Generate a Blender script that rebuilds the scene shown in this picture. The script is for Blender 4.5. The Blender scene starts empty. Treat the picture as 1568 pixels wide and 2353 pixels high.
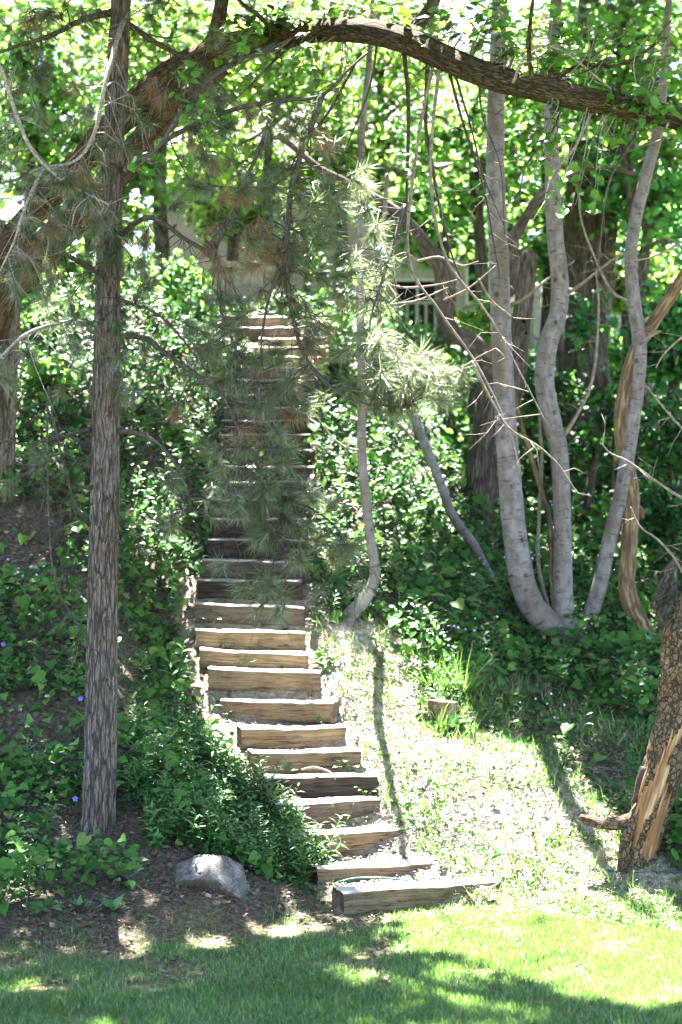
SUN_E, SKY_S, EXPO, NCAN = 5.0, .05, 4.3, 80000
import bpy, math, numpy as np
from mathutils import Vector
rng = np.random.default_rng(11)
F, CX, CY, H = 5000., 784., 1176.5, 3.3        # lens in picture units, eye height in metres
SC = bpy.context.scene
COL = SC.collection
SUN_AZ, SUN_EL = math.radians(-6), math.radians(62)
SUN = np.array([math.sin(SUN_AZ)*math.cos(SUN_EL), math.cos(SUN_AZ)*math.cos(SUN_EL), math.sin(SUN_EL)])

# ---------------------------------------------------------------- maths helpers
def P(px, py, D):
    return np.array([(px-CX)/F*D, D, H-(py-CY)/F*D])
def proj(p):
    y = np.maximum(p[..., 1], .5)
    return CX+F*p[..., 0]/y, CY-F*(p[..., 2]-H)/y
def sm(a, b, x):
    t = np.clip((x-a)/(b-a), 0, 1); return t*t*(3-2*t)
def _h(ix, iy, iz):
    n = (ix*374761393+iy*668265263+iz*974634721) & 0xffffffff
    n = ((n ^ (n >> 13))*1274126177) & 0xffffffff
    n = ((n ^ (n >> 16))*2246822519) & 0xffffffff
    return ((n ^ (n >> 15)) & 0xffff)/65535.
def vnoise(p):
    p = np.asarray(p, float); i = np.floor(p).astype(np.int64); f = p-i; f = f*f*(3-2*f)
    r = 0
    for a in (0, 1):
        for b in (0, 1):
            for c in (0, 1):
                w = (f[..., 0] if a else 1-f[..., 0])*(f[..., 1] if b else 1-f[..., 1])*(f[..., 2] if c else 1-f[..., 2])
                r = r+w*_h(i[..., 0]+a, i[..., 1]+b, i[..., 2]+c)
    return r
def fbm(p, o=3):
    s, a, t = 0, 1., 0.
    for k in range(o):
        s = s+a*vnoise(np.asarray(p)*2**k+17.3*k); t += a; a *= .5
    return s/t
def n2(x, y, s, o=2, k=0.):
    return fbm(np.stack([x*s, y*s, np.zeros_like(x)+k], -1), o)
def inpoly(px, py, poly):
    r = np.zeros(np.shape(px), bool); n = len(poly)
    for i in range(n):
        x1, y1 = poly[i]; x2, y2 = poly[(i+1) % n]
        if y1 == y2: continue
        c = ((y1 > py) != (y2 > py)) & (px < (x2-x1)*(py-y1)/(y2-y1)+x1)
        r ^= c
    return r

# ---------------------------------------------------------------- timber steps: front top edge in the photo, distance
ST = [(797,2049,1151,2023,18.0),(738,1996,989,1981,18.5),(676,1919,928,1903,19.0),(640,1846,873,1837,19.35),
      (612,1785,868,1782,19.7),(585,1729,829,1724,20.05),(562,1674,793,1669,20.45),(512,1608,765,1613,20.9),
      (484,1536,735,1544,21.2),(465,1490,705,1503,21.5),(456,1445,699,1454,21.8),(454,1384,698,1396,22.1),
      (459,1332,693,1334,22.4),(470,1286,698,1290,22.7),(482,1238,700,1240,23.0),(490,1191,705,1192,23.3),
      (505,1147,712,1147,23.6),(505,1106,718,1106,23.9),(510,1069,725,1071,24.2),(512,1030,722,1031,24.5),
      (512,997,712,996,24.8),(514,965,708,964,25.1),(520,935,715,936,25.4),(530,905,722,904,25.7),
      (545,871,730,872,26.0),(561,842,740,843,26.3),(575,818,745,817,26.6),(590,796,748,795,26.9),
      (600,775,744,776,27.2),(545,750,690,752,27.5),(509,721,660,728,27.8)]
STEP = []
for i, (xl, yl, xr, yr, D) in enumerate(ST):
    z = H-((yl+yr)/2-CY)/F*D
    Dl = Dr = D
    if i < 8: h = float(np.clip(((H-z)*F/(yl-CY)-(H-z)*F/(yr-CY))/2, -.3, .3)); Dl = D+h; Dr = D-h
    L = np.array([(xl-CX)/F*Dl, Dl, H-(yl-CY)/F*Dl]); R = np.array([(xr-CX)/F*Dr, Dr, H-(yr-CY)/F*Dr])
    STEP.append((L, R))
ZD = [0, 17.2, 17.9]; ZZ = [0, 0, 0.0]
for i, (L, R) in enumerate(STEP):
    ZD.append((L[1]+R[1])/2); ZZ.append((L[2]+R[2])/2-(.09 if i == 1 else .185))
ZD += [28.4, 31, 36, 45, 60, 120, 600]; ZZ += [ZZ[-1]+.2, ZZ[-1]+.35, ZZ[-1]+.6, ZZ[-1]+1.8, ZZ[-1]+4, ZZ[-1]+10, ZZ[-1]+14]
SX = [(.63, 16), ] + [((L[0]+R[0])/2, (L[1]+R[1])/2) for L, R in STEP] + [(-.75, 29), (-.75, 600)]
TD, TZ = [0, 17.2, 17.88], [0, 0, 0.]
for i, (L, R) in enumerate(STEP):
    d_, z_ = (L[1]+R[1])/2, (L[2]+R[2])/2
    TD += [d_+.0, d_+.2]; TZ += [max(TZ[-1], z_-.2) if i else .0, z_-.035]
TD += ZD[-7:]; TZ += ZZ[-7:]
def zt_(y): return np.interp(y, TD, TZ)
def xs(y): return np.interp(y, [b for a, b in SX], [a for a, b in SX])
def zs(y): return np.interp(y, ZD, ZZ)
def G(x, y):
    x = np.asarray(x, float); y = np.asarray(y, float)
    dx = x-xs(y)
    z = zs(y+1.55*sm(.62, 2.3, -dx))
    zr = np.interp(y, [0, 17.1, 18.2, 36, 45, 60, 120, 600], [0, 0, .30, 5.64, 7.4, 10, 15, 20])
    w = sm(.65, 3.0, dx); z = z*(1-w)+zr*w
    c = 1-sm(.56, .78, np.abs(dx)); z = z*(1-c)+zt_(y)*c
    nz = (n2(x, y, 1.1, 3)-.5)*.30*sm(.6, 1.6, np.abs(dx))+(n2(x, y, 5., 2, 3.)-.5)*(.025+.04*sm(.5, .8, np.abs(dx)))
    return z+nz*sm(16.3, 18.0, y)+(n2(x, y, .8, 2, 9.)-.5)*.05
_D = np.arange(12, 90, .02)
def hit(px, py):
    """the point of the ground seen at a place of the photo"""
    z = H-(py-CY)/F*_D; x = (px-CX)/F*_D
    k = np.argmax(z <= G(x, _D))
    return np.array([x[k], _D[k], float(G(x[k], _D[k]))])

# ---------------------------------------------------------------- scene helpers
BASE = {}
def tag(o, label=None, cat=None, group=None, kind=None):
    if label: o['label'] = label
    if cat: o['category'] = cat
    if group: o['group'] = group
    if kind: o['kind'] = kind
    return o
def root(name, loc, label, cat, group=None):
    o = bpy.data.objects.new(name, None); COL.objects.link(o); o.location = [float(a) for a in loc]
    o.empty_display_size = .2; BASE[o] = np.array(loc, float)
    return tag(o, label, cat, group)
class MB:
    def __init__(s): s.v = []; s.f = {}; s.n = 0; s.b = []
    def add(s, v, faces, bark=None):
        v = np.asarray(v, np.float32).reshape(-1, 3)
        for f in faces:
            f = np.asarray(f, np.int32)
            if f.size: s.f.setdefault(f.shape[1], []).append(f+s.n)
        s.v.append(v); s.n += len(v)
        s.b.append(np.asarray(bark, np.float32).reshape(-1, 3) if bark is not None else v)
        return s
    def build(s, name, mat, parent=None, loc=None, smooth=True):
        base = BASE[parent] if parent is not None else np.array(loc if loc is not None else (0, 0, 0), float)
        me = bpy.data.meshes.new(name)
        v = np.concatenate(s.v)-base.astype(np.float32)
        me.vertices.add(len(v)); me.vertices.foreach_set('co', v.ravel())
        idx, st, c = [], [], 0
        for k, fl in s.f.items():
            f = np.concatenate(fl); idx.append(f.ravel()); st.append(c+np.arange(len(f))*k); c += f.size
        idx = np.concatenate(idx); st = np.concatenate(st)
        me.loops.add(len(idx)); me.loops.foreach_set('vertex_index', idx.astype(np.int32))
        me.polygons.add(len(st)); me.polygons.foreach_set('loop_start', st.astype(np.int32))
        me.polygons.foreach_set('use_smooth', np.full(len(st), smooth))
        me.update(calc_edges=True)
        a = me.attributes.new('bark', 'FLOAT_VECTOR', 'POINT')
        a.data.foreach_set('vector', np.concatenate(s.b).ravel())
        me.materials.append(mat)
        o = bpy.data.objects.new(name, me); COL.objects.link(o)
        if parent is not None: o.parent = parent
        else: o.location = [float(q) for q in base]
        BASE[o] = base
        return o
def catmull(pts, step):
    pts = np.asarray(pts, float); n = len(pts)
    if n == 2:
        k = max(2, int(np.linalg.norm((pts[1]-pts[0])[:3])/step)); t = np.linspace(0, 1, k+1)[:, None]
        return pts[0]*(1-t)+pts[1]*t
    e = np.vstack([2*pts[0]-pts[1], pts, 2*pts[-1]-pts[-2]]); out = []
    for i in range(n-1):
        a, b, c, d = e[i:i+4]; k = max(1, int(np.linalg.norm((c-b)[:3])/step)); t = (np.arange(k)/k)[:, None]
        out.append(.5*(2*b+(c-a)*t+(2*a-5*b+4*c-d)*t*t+(3*b-a-3*c+d)*t**3))
    out.append(pts[-1][None]); return np.vstack(out)
def tube(mb, pts, rad, seg=8, step=.08, rough=0., freq=(14, 14, 3), ecc=0., ret=False, mask=None, cap=.5):
    q = catmull(np.column_stack([pts, rad]), step); p = q[:, :3]; r = np.maximum(q[:, 3], .0006)
    T = np.gradient(p, axis=0); T /= np.linalg.norm(T, axis=1)[:, None]+1e-9
    up = np.array([0, -1., .1]) if abs(T[0][1]) < .8 else np.array([0, 0, 1.])
    nn = np.zeros_like(p); u = up
    for i in range(len(p)):
        u = u-T[i]*np.dot(u, T[i]); u = u/(np.linalg.norm(u)+1e-9); nn[i] = u
    bb = np.cross(T, nn)
    th = np.linspace(0, 2*math.pi, seg, endpoint=False)
    s = np.concatenate([[0], np.cumsum(np.linalg.norm(np.diff(p, axis=0), axis=1))])+rng.random()*20
    r0 = float(np.max(r))*.8
    bk = np.stack([np.cos(th)[None]*r0+0*s[:, None], np.sin(th)[None]*r0+0*s[:, None], s[:, None]+0*th[None]], -1)
    rr = np.repeat(r[:, None], seg, 1)
    if rough: 
        w = vnoise(bk*np.array(freq)+5.5); w = np.abs(w-.5)*2; w2 = fbm(bk*np.array([4, 4, 1.4])+2, 2)-.5
        rr = rr*(1+rough*(np.minimum(w*2.2, 1)-.6)+rough*1.1*w2)
    if ecc: rr = rr*(1+ecc*np.cos(2*th)[None])
    V = p[:, None]+rr[..., None]*(np.cos(th)[None, :, None]*nn[:, None]+np.sin(th)[None, :, None]*bb[:, None])
    m = len(p); i, j = np.meshgrid(np.arange(m-1), np.arange(seg), indexing='ij'); j2 = (j+1) % seg
    f = np.stack([i*seg+j, i*seg+j2, (i+1)*seg+j2, (i+1)*seg+j], -1)
    if mask is not None: f = f[mask(th[j], s[i]-s[0], i/(m-1.))]
    f = f.reshape(-1, 4)
    V2 = np.vstack([V.reshape(-1, 3), p[:1]-T[:1]*r[0]*.2, p[-1:]+T[-1:]*r[-1]*cap]); B2 = np.vstack([bk.reshape(-1, 3), bk[0, :1], bk[-1, :1]])
    k = np.arange(seg); k2 = (k+1) % seg; c0 = m*seg
    tr = np.vstack([np.stack([k2, k, 0*k+c0], -1), np.stack([(m-1)*seg+k, (m-1)*seg+k2, 0*k+c0+1], -1)])
    mb.add(V2, [f, tr], B2)
    return p, r
def rots(nrm, tip=None, n=None):
    """local z = nrm, local y = tip made perpendicular (random when None)"""
    nrm = nrm/(np.linalg.norm(nrm, axis=1)[:, None]+1e-9)
    if tip is None: tip = rng.normal(size=nrm.shape)
    tip = tip-nrm*np.sum(tip*nrm, 1)[:, None]; tip /= np.linalg.norm(tip, axis=1)[:, None]+1e-9
    return np.stack([np.cross(tip, nrm), tip, nrm], -1)
def inst(mb, tpl, pos, R, sc):
    tv, tf = tpl; n = len(pos)
    if n == 0: return
    sc = np.asarray(sc, float)
    if sc.ndim == 0: sc = np.full(n, float(sc))
    s3 = sc[:, None, None] if sc.ndim == 1 else sc[:, None, :]
    v = np.einsum('nij,ntj->nti', R, tv[None]*s3)+pos[:, None]
    off = (np.arange(n)*len(tv))[:, None, None]
    mb.add(v.reshape(-1, 3), [(f[None]+off).reshape(-1, f.shape[1]) for f in tf])
def A(*a): return np.array(a, float)
def I(*a): return np.array(a, int)
# leaf templates: length 1 along +Y
LEAF = (A((0,0,0),(.24,.22,.05),(.30,.5,.06),(.16,.8,.0),(0,1,-.10),(-.16,.8,.0),(-.30,.5,.06),(-.24,.22,.05),(0,.5,-.02)),
        [I((0,1,8),(0,8,7),(3,4,8),(4,5,8)), I((1,2,3,8),(8,5,6,7))])
HEART = (A((0,.08,0),(.22,-.08,.03),(.46,.12,.09),(.44,.46,.07),(.22,.78,.0),(0,1.02,-.14),(-.22,.78,.0),(-.44,.46,.07),(-.46,.12,.09),(-.22,-.08,.03),(0,.48,-.03)),
         [I((0,1,10),(0,10,9),(4,5,10),(5,6,10)), I((1,2,3,10),(10,7,8,9)), I((3,4,10),(10,6,7))])
LANCE = (A((0,0,0),(.10,.25,.03),(.13,.55,.03),(0,1,-.16),(-.13,.55,.03),(-.10,.25,.03),(0,.5,-.02)),
         [I((0,1,6),(0,6,5),(2,3,6),(3,4,6),(1,2,6),(6,4,5))])
HEX = (A((0,0,0),(.34,.35,.07),(.26,.75,.03),(0,1,-.08),(-.26,.75,.03),(-.34,.35,.07)), [I((0,1,2,3),(0,3,4,5))])
BLADE = (A((-.5,0,0),(.5,0,0),(.38,.5,.02),(-.38,.5,.02),(0,1,.14)), [I((0,1,2,3)), I((3,2,4))])
FLAKE = (A((-.5,0,.1),(.0,-.3,0),(.5,.1,.14),(.1,.45,.02)), [I((0,1,2,3))])

# ---------------------------------------------------------------- materials
def newmat(name):
    m = bpy.data.materials.new(name); m.use_nodes = True; t = m.node_tree; t.nodes.clear()
    out = t.nodes.new('ShaderNodeOutputMaterial'); return m, t, out
def nd(t, typ, ins=None, **pr):
    n = t.nodes.new(typ)
    for k, v in pr.items(): setattr(n, k, v)
    for k, v in (ins or {}).items():
        s = n.inputs[k]
        if isinstance(v, bpy.types.NodeSocket): t.links.new(v, s)
        else: s.default_value = v
    return n
def c4(c): return (c[0], c[1], c[2], 1)
def ramp(t, fac, stops, interp='LINEAR'):
    n = nd(t, 'ShaderNodeValToRGB', {'Fac': fac}); r = n.color_ramp; r.interpolation = interp
    while len(r.elements) < len(stops): r.elements.new(.5)
    for e, (p, c) in zip(r.elements, stops): e.position = p; e.color = c4(c)
    return n.outputs['Color']
def leafmat(name, stops, trans, tf=.5, rough=.38, ior=1.42, gl_=.45):
    m, t, out = newmat(name)
    g = nd(t, 'ShaderNodeNewGeometry'); r = g.outputs['Random Per Island']
    c = ramp(t, r, stops)
    w = nd(t, 'ShaderNodeTexNoise', {'Vector': g.outputs['Position'], 'Scale': 1.3, 'Detail': 2.})
    hs = nd(t, 'ShaderNodeHueSaturation', {'Color': c, 'Hue': .5, 'Saturation': 1., 'Value': nd(t, 'ShaderNodeMapRange', {'Value': w.outputs['Fac'], 'From Min': .3, 'From Max': .7, 'To Min': .75, 'To Max': 1.25}).outputs[0]})
    c = hs.outputs['Color']
    d = nd(t, 'ShaderNodeBsdfDiffuse', {'Color': c})
    mx = t.nodes.new('ShaderNodeMixRGB'); mx.blend_type = 'MIX'; mx.inputs[0].default_value = .7
    t.links.new(c, mx.inputs[1]); mx.inputs[2].default_value = c4(trans)
    tr = nd(t, 'ShaderNodeBsdfTranslucent', {'Color': mx.outputs[0]})
    a = nd(t, 'ShaderNodeMixShader', {0: tf, 1: d.outputs[0], 2: tr.outputs[0]})
    gl = nd(t, 'ShaderNodeBsdfGlossy', {'Color': (gl_, gl_, gl_, 1), 'Roughness': rough})
    fr = nd(t, 'ShaderNodeFresnel', {'IOR': ior})
    b = nd(t, 'ShaderNodeMixShader', {0: fr.outputs[0], 1: a.outputs[0], 2: gl.outputs[0]})
    t.links.new(b.outputs[0], out.inputs[0]); return m
def barkmat(name, dark, mid, light, scale=(1, 1, .25), freq=30., bump=.02, plate=0., lo=.35, hi=.65, patch=None, rough=.9):
    m, t, out = newmat(name)
    at = nd(t, 'ShaderNodeAttribute', attribute_name='bark').outputs['Vector']
    mp = nd(t, 'ShaderNodeMapping', {'Vector': at, 'Scale': scale}).outputs[0]
    n1 = nd(t, 'ShaderNodeTexNoise', {'Vector': mp, 'Scale': freq, 'Detail': 7., 'Roughness': .65, 'Distortion': .6}).outputs['Fac']
    n2_ = nd(t, 'ShaderNodeTexNoise', {'Vector': at, 'Scale': 5., 'Detail': 4.}).outputs['Fac']
    h = n1
    if plate:
        wv = nd(t, 'ShaderNodeTexNoise', {'Vector': mp, 'Scale': freq*.5, 'Detail': 3.}).outputs['Color']
        ad = nd(t, 'ShaderNodeVectorMath', {0: mp, 1: wv}, operation='MULTIPLY_ADD'); ad.inputs[1].default_value = (1, 1, 1)
        sc_ = nd(t, 'ShaderNodeVectorMath', {0: wv, 'Scale': .035}, operation='SCALE').outputs[0]
        ad2 = nd(t, 'ShaderNodeVectorMath', {0: mp, 1: sc_}, operation='ADD').outputs[0]
        vo = nd(t, 'ShaderNodeTexVoronoi', {'Vector': ad2, 'Scale': freq*.55}, feature='DISTANCE_TO_EDGE').outputs['Distance']
        pl = nd(t, 'ShaderNodeMapRange', {'Value': vo, 'From Min': 0., 'From Max': .16}).outputs[0]
        h = nd(t, 'ShaderNodeMath', {0: n1, 1: pl}, operation='MULTIPLY').outputs[0]
        h = nd(t, 'ShaderNodeMath', {0: h, 1: nd(t, 'ShaderNodeMath', {0: n1, 1: 1-plate}, operation='MULTIPLY').outputs[0]}, operation='MAXIMUM').outputs[0]
    c = ramp(t, h, [(lo-.12, dark), (lo+.5*(hi-lo), mid), (hi, light)])
    if patch:
        f = nd(t, 'ShaderNodeMapRange', {'Value': n2_, 'From Min': .5, 'From Max': .68, 'To Max': .75}).outputs[0]
        mx = t.nodes.new('ShaderNodeMixRGB'); t.links.new(f, mx.inputs[0]); t.links.new(c, mx.inputs[1]); mx.inputs[2].default_value = c4(patch); c = mx.outputs[0]
    b = nd(t, 'ShaderNodeBump', {'Height': h, 'Strength': .9, 'Distance': bump})
    p = nd(t, 'ShaderNodeBsdfPrincipled', {'Base Color': c, 'Roughness': rough, 'Normal': b.outputs[0]})
    p.inputs['Specular IOR Level'].default_value = .25
    t.links.new(p.outputs[0], out.inputs[0]); return m
def platemat(name, fissure, lo_, hi_, warm, sc=34., st=.24, noise_st=.35, depth=.03, edge=.10, deep=.75):
    """plated bark: thin dark fissures between elongated plates, mottled plates"""
    m, t, out = newmat(name)
    at = nd(t, 'ShaderNodeAttribute', attribute_name='bark').outputs['Vector']
    mp = nd(t, 'ShaderNodeMapping', {'Vector': at, 'Scale': (1, 1, st)}).outputs[0]
    m2 = nd(t, 'ShaderNodeMapping', {'Vector': at, 'Scale': (1, 1, noise_st)}).outputs[0]
    wv = nd(t, 'ShaderNodeTexNoise', {'Vector': mp, 'Scale': sc*.7, 'Detail': 4., 'Roughness': .7}).outputs['Color']
    ad = nd(t, 'ShaderNodeVectorMath', {0: mp, 1: nd(t, 'ShaderNodeVectorMath', {0: wv, 'Scale': 1.6/sc}, operation='SCALE').outputs[0]}, operation='ADD').outputs[0]
    e1 = nd(t, 'ShaderNodeTexVoronoi', {'Vector': ad, 'Scale': sc}, feature='DISTANCE_TO_EDGE').outputs['Distance']
    e2 = nd(t, 'ShaderNodeTexVoronoi', {'Vector': ad, 'Scale': sc*2.3}, feature='DISTANCE_TO_EDGE').outputs['Distance']
    big = nd(t, 'ShaderNodeTexNoise', {'Vector': mp, 'Scale': sc*.22, 'Detail': 3.}).outputs['Fac']
    wd = nd(t, 'ShaderNodeMapRange', {'Value': big, 'From Min': .35, 'From Max': .65, 'To Min': edge*.35, 'To Max': edge*1.7}).outputs[0]
    f1 = nd(t, 'ShaderNodeMath', {0: e1, 1: wd}, operation='DIVIDE', use_clamp=True).outputs[0]
    f2 = nd(t, 'ShaderNodeMapRange', {'Value': e2, 'From Max': .12, 'To Min': .72, 'To Max': 1.}).outputs[0]
    n1 = nd(t, 'ShaderNodeTexNoise', {'Vector': m2, 'Scale': sc*1.8, 'Detail': 7., 'Roughness': .7}).outputs['Fac']
    n2_ = nd(t, 'ShaderNodeTexNoise', {'Vector': at, 'Scale': 4., 'Detail': 4.}).outputs['Fac']
    pc = ramp(t, n1, [(.32, lo_), (.66, hi_)])
    mx = t.nodes.new('ShaderNodeMixRGB'); t.links.new(nd(t, 'ShaderNodeMapRange', {'Value': n2_, 'From Min': .45, 'From Max': .68, 'To Max': .7}).outputs[0], mx.inputs[0]); t.links.new(pc, mx.inputs[1]); mx.inputs[2].default_value = c4(warm)
    k = nd(t, 'ShaderNodeMath', {0: f1, 1: f2}, operation='MULTIPLY').outputs[0]
    kk = nd(t, 'ShaderNodeMapRange', {'Value': k, 'To Min': 1-deep, 'To Max': 1.}).outputs[0]
    m3 = t.nodes.new('ShaderNodeMixRGB'); t.links.new(kk, m3.inputs[0]); m3.inputs[1].default_value = c4(fissure); t.links.new(mx.outputs[0], m3.inputs[2])
    h = nd(t, 'ShaderNodeMath', {0: k, 1: nd(t, 'ShaderNodeMath', {0: n1, 1: .5}, operation='MULTIPLY').outputs[0]}, operation='ADD').outputs[0]
    b = nd(t, 'ShaderNodeBump', {'Height': h, 'Strength': 1., 'Distance': depth})
    p = nd(t, 'ShaderNodeBsdfPrincipled', {'Base Color': m3.outputs[0], 'Roughness': .92, 'Normal': b.outputs[0]}); p.inputs['Specular IOR Level'].default_value = .08
    t.links.new(p.outputs[0], out.inputs[0]); return m
def smoothmat(name, a, b_, brown, dark):
    """smooth pale bark: mottled, with sparse dark cross scars"""
    m, t, out = newmat(name)
    at = nd(t, 'ShaderNodeAttribute', attribute_name='bark').outputs['Vector']
    n1 = nd(t, 'ShaderNodeTexNoise', {'Vector': at, 'Scale': 7., 'Detail': 6., 'Roughness': .65}).outputs['Fac']
    n3 = nd(t, 'ShaderNodeTexNoise', {'Vector': nd(t, 'ShaderNodeMapping', {'Vector': at, 'Scale': (1, 1, .5)}).outputs[0], 'Scale': 2.2, 'Detail': 3.}).outputs['Fac']
    sc = nd(t, 'ShaderNodeTexNoise', {'Vector': nd(t, 'ShaderNodeMapping', {'Vector': at, 'Scale': (5, 5, 46)}).outputs[0], 'Scale': 1., 'Detail': 3., 'Roughness': .55}).outputs['Fac']
    kn = nd(t, 'ShaderNodeTexVoronoi', {'Vector': nd(t, 'ShaderNodeMapping', {'Vector': at, 'Scale': (3, 3, 4.5)}).outputs[0], 'Scale': 1.}).outputs['Distance']
    c = ramp(t, n1, [(.40, a), (.60, b_)])
    def mix(c, f, col):
        x = t.nodes.new('ShaderNodeMixRGB'); t.links.new(f, x.inputs[0]); t.links.new(c, x.inputs[1]); x.inputs[2].default_value = c4(col); return x.outputs[0]
    c = mix(c, nd(t, 'ShaderNodeMapRange', {'Value': n3, 'From Min': .46, 'From Max': .66, 'To Max': .85}).outputs[0], brown)
    c = mix(c, nd(t, 'ShaderNodeMapRange', {'Value': sc, 'From Min': .57, 'From Max': .68, 'To Max': .8}).outputs[0], dark)
    c = mix(c, nd(t, 'ShaderNodeMapRange', {'Value': kn, 'From Min': .10, 'From Max': .17, 'To Min': .8, 'To Max': 0.}).outputs[0], dark)
    b = nd(t, 'ShaderNodeBump', {'Height': sc, 'Strength': .5, 'Distance': .006})
    p = nd(t, 'ShaderNodeBsdfPrincipled', {'Base Color': c, 'Roughness': .65, 'Normal': b.outputs[0]}); p.inputs['Specular IOR Level'].default_value = .25
    t.links.new(p.outputs[0], out.inputs[0]); return m
def plain(name, c, rough=.8, var=.25, scale=12., spec=.3, c2=None):
    m, t, out = newmat(name)
    tc = nd(t, 'ShaderNodeTexCoord').outputs['Object']
    n = nd(t, 'ShaderNodeTexNoise', {'Vector': tc, 'Scale': scale, 'Detail': 5., 'Roughness': .6}).outputs['Fac']
    d = [x*(1-var) for x in c]; l = list(c2) if c2 else [min(1, x*(1+var)) for x in c]
    col = ramp(t, n, [(.35, d), (.65, l)])
    b = nd(t, 'ShaderNodeBump', {'Height': n, 'Strength': .4, 'Distance': .01})
    p = nd(t, 'ShaderNodeBsdfPrincipled', {'Base Color': col, 'Roughness': rough, 'Normal': b.outputs[0]})
    p.inputs['Specular IOR Level'].default_value = spec
    t.links.new(p.outputs[0], out.inputs[0]); return m
def timbermat(name, dark, mid, light, top):
    m, t, out = newmat(name)
    at = nd(t, 'ShaderNodeAttribute', attribute_name='bark').outputs['Vector']
    mp = nd(t, 'ShaderNodeMapping', {'Vector': at, 'Scale': (1.2, 22, 26)}).outputs[0]
    n1 = nd(t, 'ShaderNodeTexNoise', {'Vector': mp, 'Scale': 2.6, 'Detail': 8., 'Roughness': .7, 'Distortion': .5}).outputs['Fac']
    n3 = nd(t, 'ShaderNodeTexNoise', {'Vector': at, 'Scale': 5., 'Detail': 5., 'Roughness': .6}).outputs['Fac']
    k = nd(t, 'ShaderNodeMath', {0: nd(t, 'ShaderNodeMath', {0: n1, 1: .65}, operation='MULTIPLY').outputs[0], 1: nd(t, 'ShaderNodeMath', {0: n3, 1: .35}, operation='MULTIPLY').outputs[0]}, operation='ADD').outputs[0]
    c = ramp(t, k, [(.33, dark), (.46, mid), (.66, light)])
    vo = nd(t, 'ShaderNodeTexVoronoi', {'Vector': nd(t, 'ShaderNodeMapping', {'Vector': at, 'Scale': (14, 30, 30)}).outputs[0], 'Scale': 1.}).outputs['Distance']
    pit = nd(t, 'ShaderNodeMapRange', {'Value': vo, 'From Min': .07, 'From Max': .15, 'To Min': .35, 'To Max': 1.}).outputs[0]
    mu = t.nodes.new('ShaderNodeMixRGB'); mu.blend_type = 'MULTIPLY'; mu.inputs[0].default_value = 1.; t.links.new(c, mu.inputs[1]); t.links.new(pit, mu.inputs[2])
    ck = nd(t, 'ShaderNodeTexNoise', {'Vector': nd(t, 'ShaderNodeMapping', {'Vector': at, 'Scale': (1.1, 12, 30)}).outputs[0], 'Scale': 1., 'Detail': 2., 'Distortion': .3}).outputs['Fac']
    cr = nd(t, 'ShaderNodeMapRange', {'Value': nd(t, 'ShaderNodeMath', {0: nd(t, 'ShaderNodeMath', {0: ck, 1: .5}, operation='SUBTRACT').outputs[0]}, operation='ABSOLUTE').outputs[0], 'From Min': .004, 'From Max': .02, 'To Min': .25, 'To Max': 1.}).outputs[0]
    m9 = t.nodes.new('ShaderNodeMixRGB'); m9.blend_type = 'MULTIPLY'; m9.inputs[0].default_value = 1.; t.links.new(mu.outputs[0], m9.inputs[1]); t.links.new(cr, m9.inputs[2]); mu = m9
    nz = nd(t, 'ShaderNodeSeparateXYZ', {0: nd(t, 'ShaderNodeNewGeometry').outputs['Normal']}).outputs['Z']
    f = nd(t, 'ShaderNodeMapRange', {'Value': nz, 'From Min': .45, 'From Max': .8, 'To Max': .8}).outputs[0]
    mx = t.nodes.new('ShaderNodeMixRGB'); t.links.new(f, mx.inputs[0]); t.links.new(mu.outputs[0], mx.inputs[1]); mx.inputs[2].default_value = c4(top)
    b = nd(t, 'ShaderNodeBump', {'Height': n1, 'Strength': .8, 'Distance': .008})
    p = nd(t, 'ShaderNodeBsdfPrincipled', {'Base Color': mx.outputs[0], 'Roughness': .85, 'Normal': b.outputs[0]})
    p.inputs['Specular IOR Level'].default_value = .2
    t.links.new(p.outputs[0], out.inputs[0]); return m

M = {}
M['pine_bark'] = platemat('pine bark', (.02,.016,.015), (.10,.085,.078), (.265,.235,.215), (.175,.13,.10), 26., .13, .16, .035, .10, .7)
M['branch'] = barkmat('dark branch bark', (.012,.011,.011), (.05,.043,.040), (.13,.115,.105), (1,1,.5), 60., .006)
M['grey_branch'] = barkmat('grey branch bark', (.05,.045,.042), (.20,.185,.175), (.40,.37,.35), (1,1,2.), 40., .006)
M['twig'] = barkmat('pale bare twig', (.07,.055,.045), (.18,.15,.125), (.34,.30,.26), (1,1,.5), 50., .003)
M['arch_bark'] = platemat('furrowed brown bark', (.012,.009,.006), (.065,.048,.03), (.20,.155,.105), (.13,.105,.055), 44., .16, .2, .02, .16, .85)
M['aspen'] = smoothmat('smooth pale bark', (.12,.108,.112), (.215,.20,.215), (.105,.082,.06), (.028,.022,.019))
M['old_bark'] = platemat('grey furrowed bark', (.02,.016,.013), (.10,.083,.068), (.27,.235,.20), (.15,.125,.09), 24., .14, .25, .03, .16, .8)
M['dark_bark'] = barkmat('dark limb bark', (.015,.012,.010), (.07,.055,.045), (.17,.135,.115), (1,1,.3), 26., .02)
M['red_bark'] = barkmat('peeling tan bark', (.025,.017,.012), (.13,.085,.052), (.31,.22,.14), (1,1,.25), 16., .02, 0, .36, .62)
M['rough_bark'] = platemat('flaky broken bark', (.02,.013,.008), (.15,.10,.062), (.36,.275,.185), (.22,.12,.06), 30., .55, .6, .035, .15, .8)
M['bare_wood'] = barkmat('bare orange wood', (.045,.022,.012), (.30,.165,.078), (.52,.37,.21), (1,1,.05), 26., .015, 0, .36, .64, patch=(.30,.13,.055))
M['stump'] = barkmat('split stump wood', (.03,.02,.012), (.15,.10,.058), (.32,.23,.14), (1,1,.15), 26., .02)
M['timber'] = timbermat('weathered tan timber', (.025,.018,.011), (.115,.084,.05), (.23,.175,.11), (.52,.47,.40))
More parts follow.
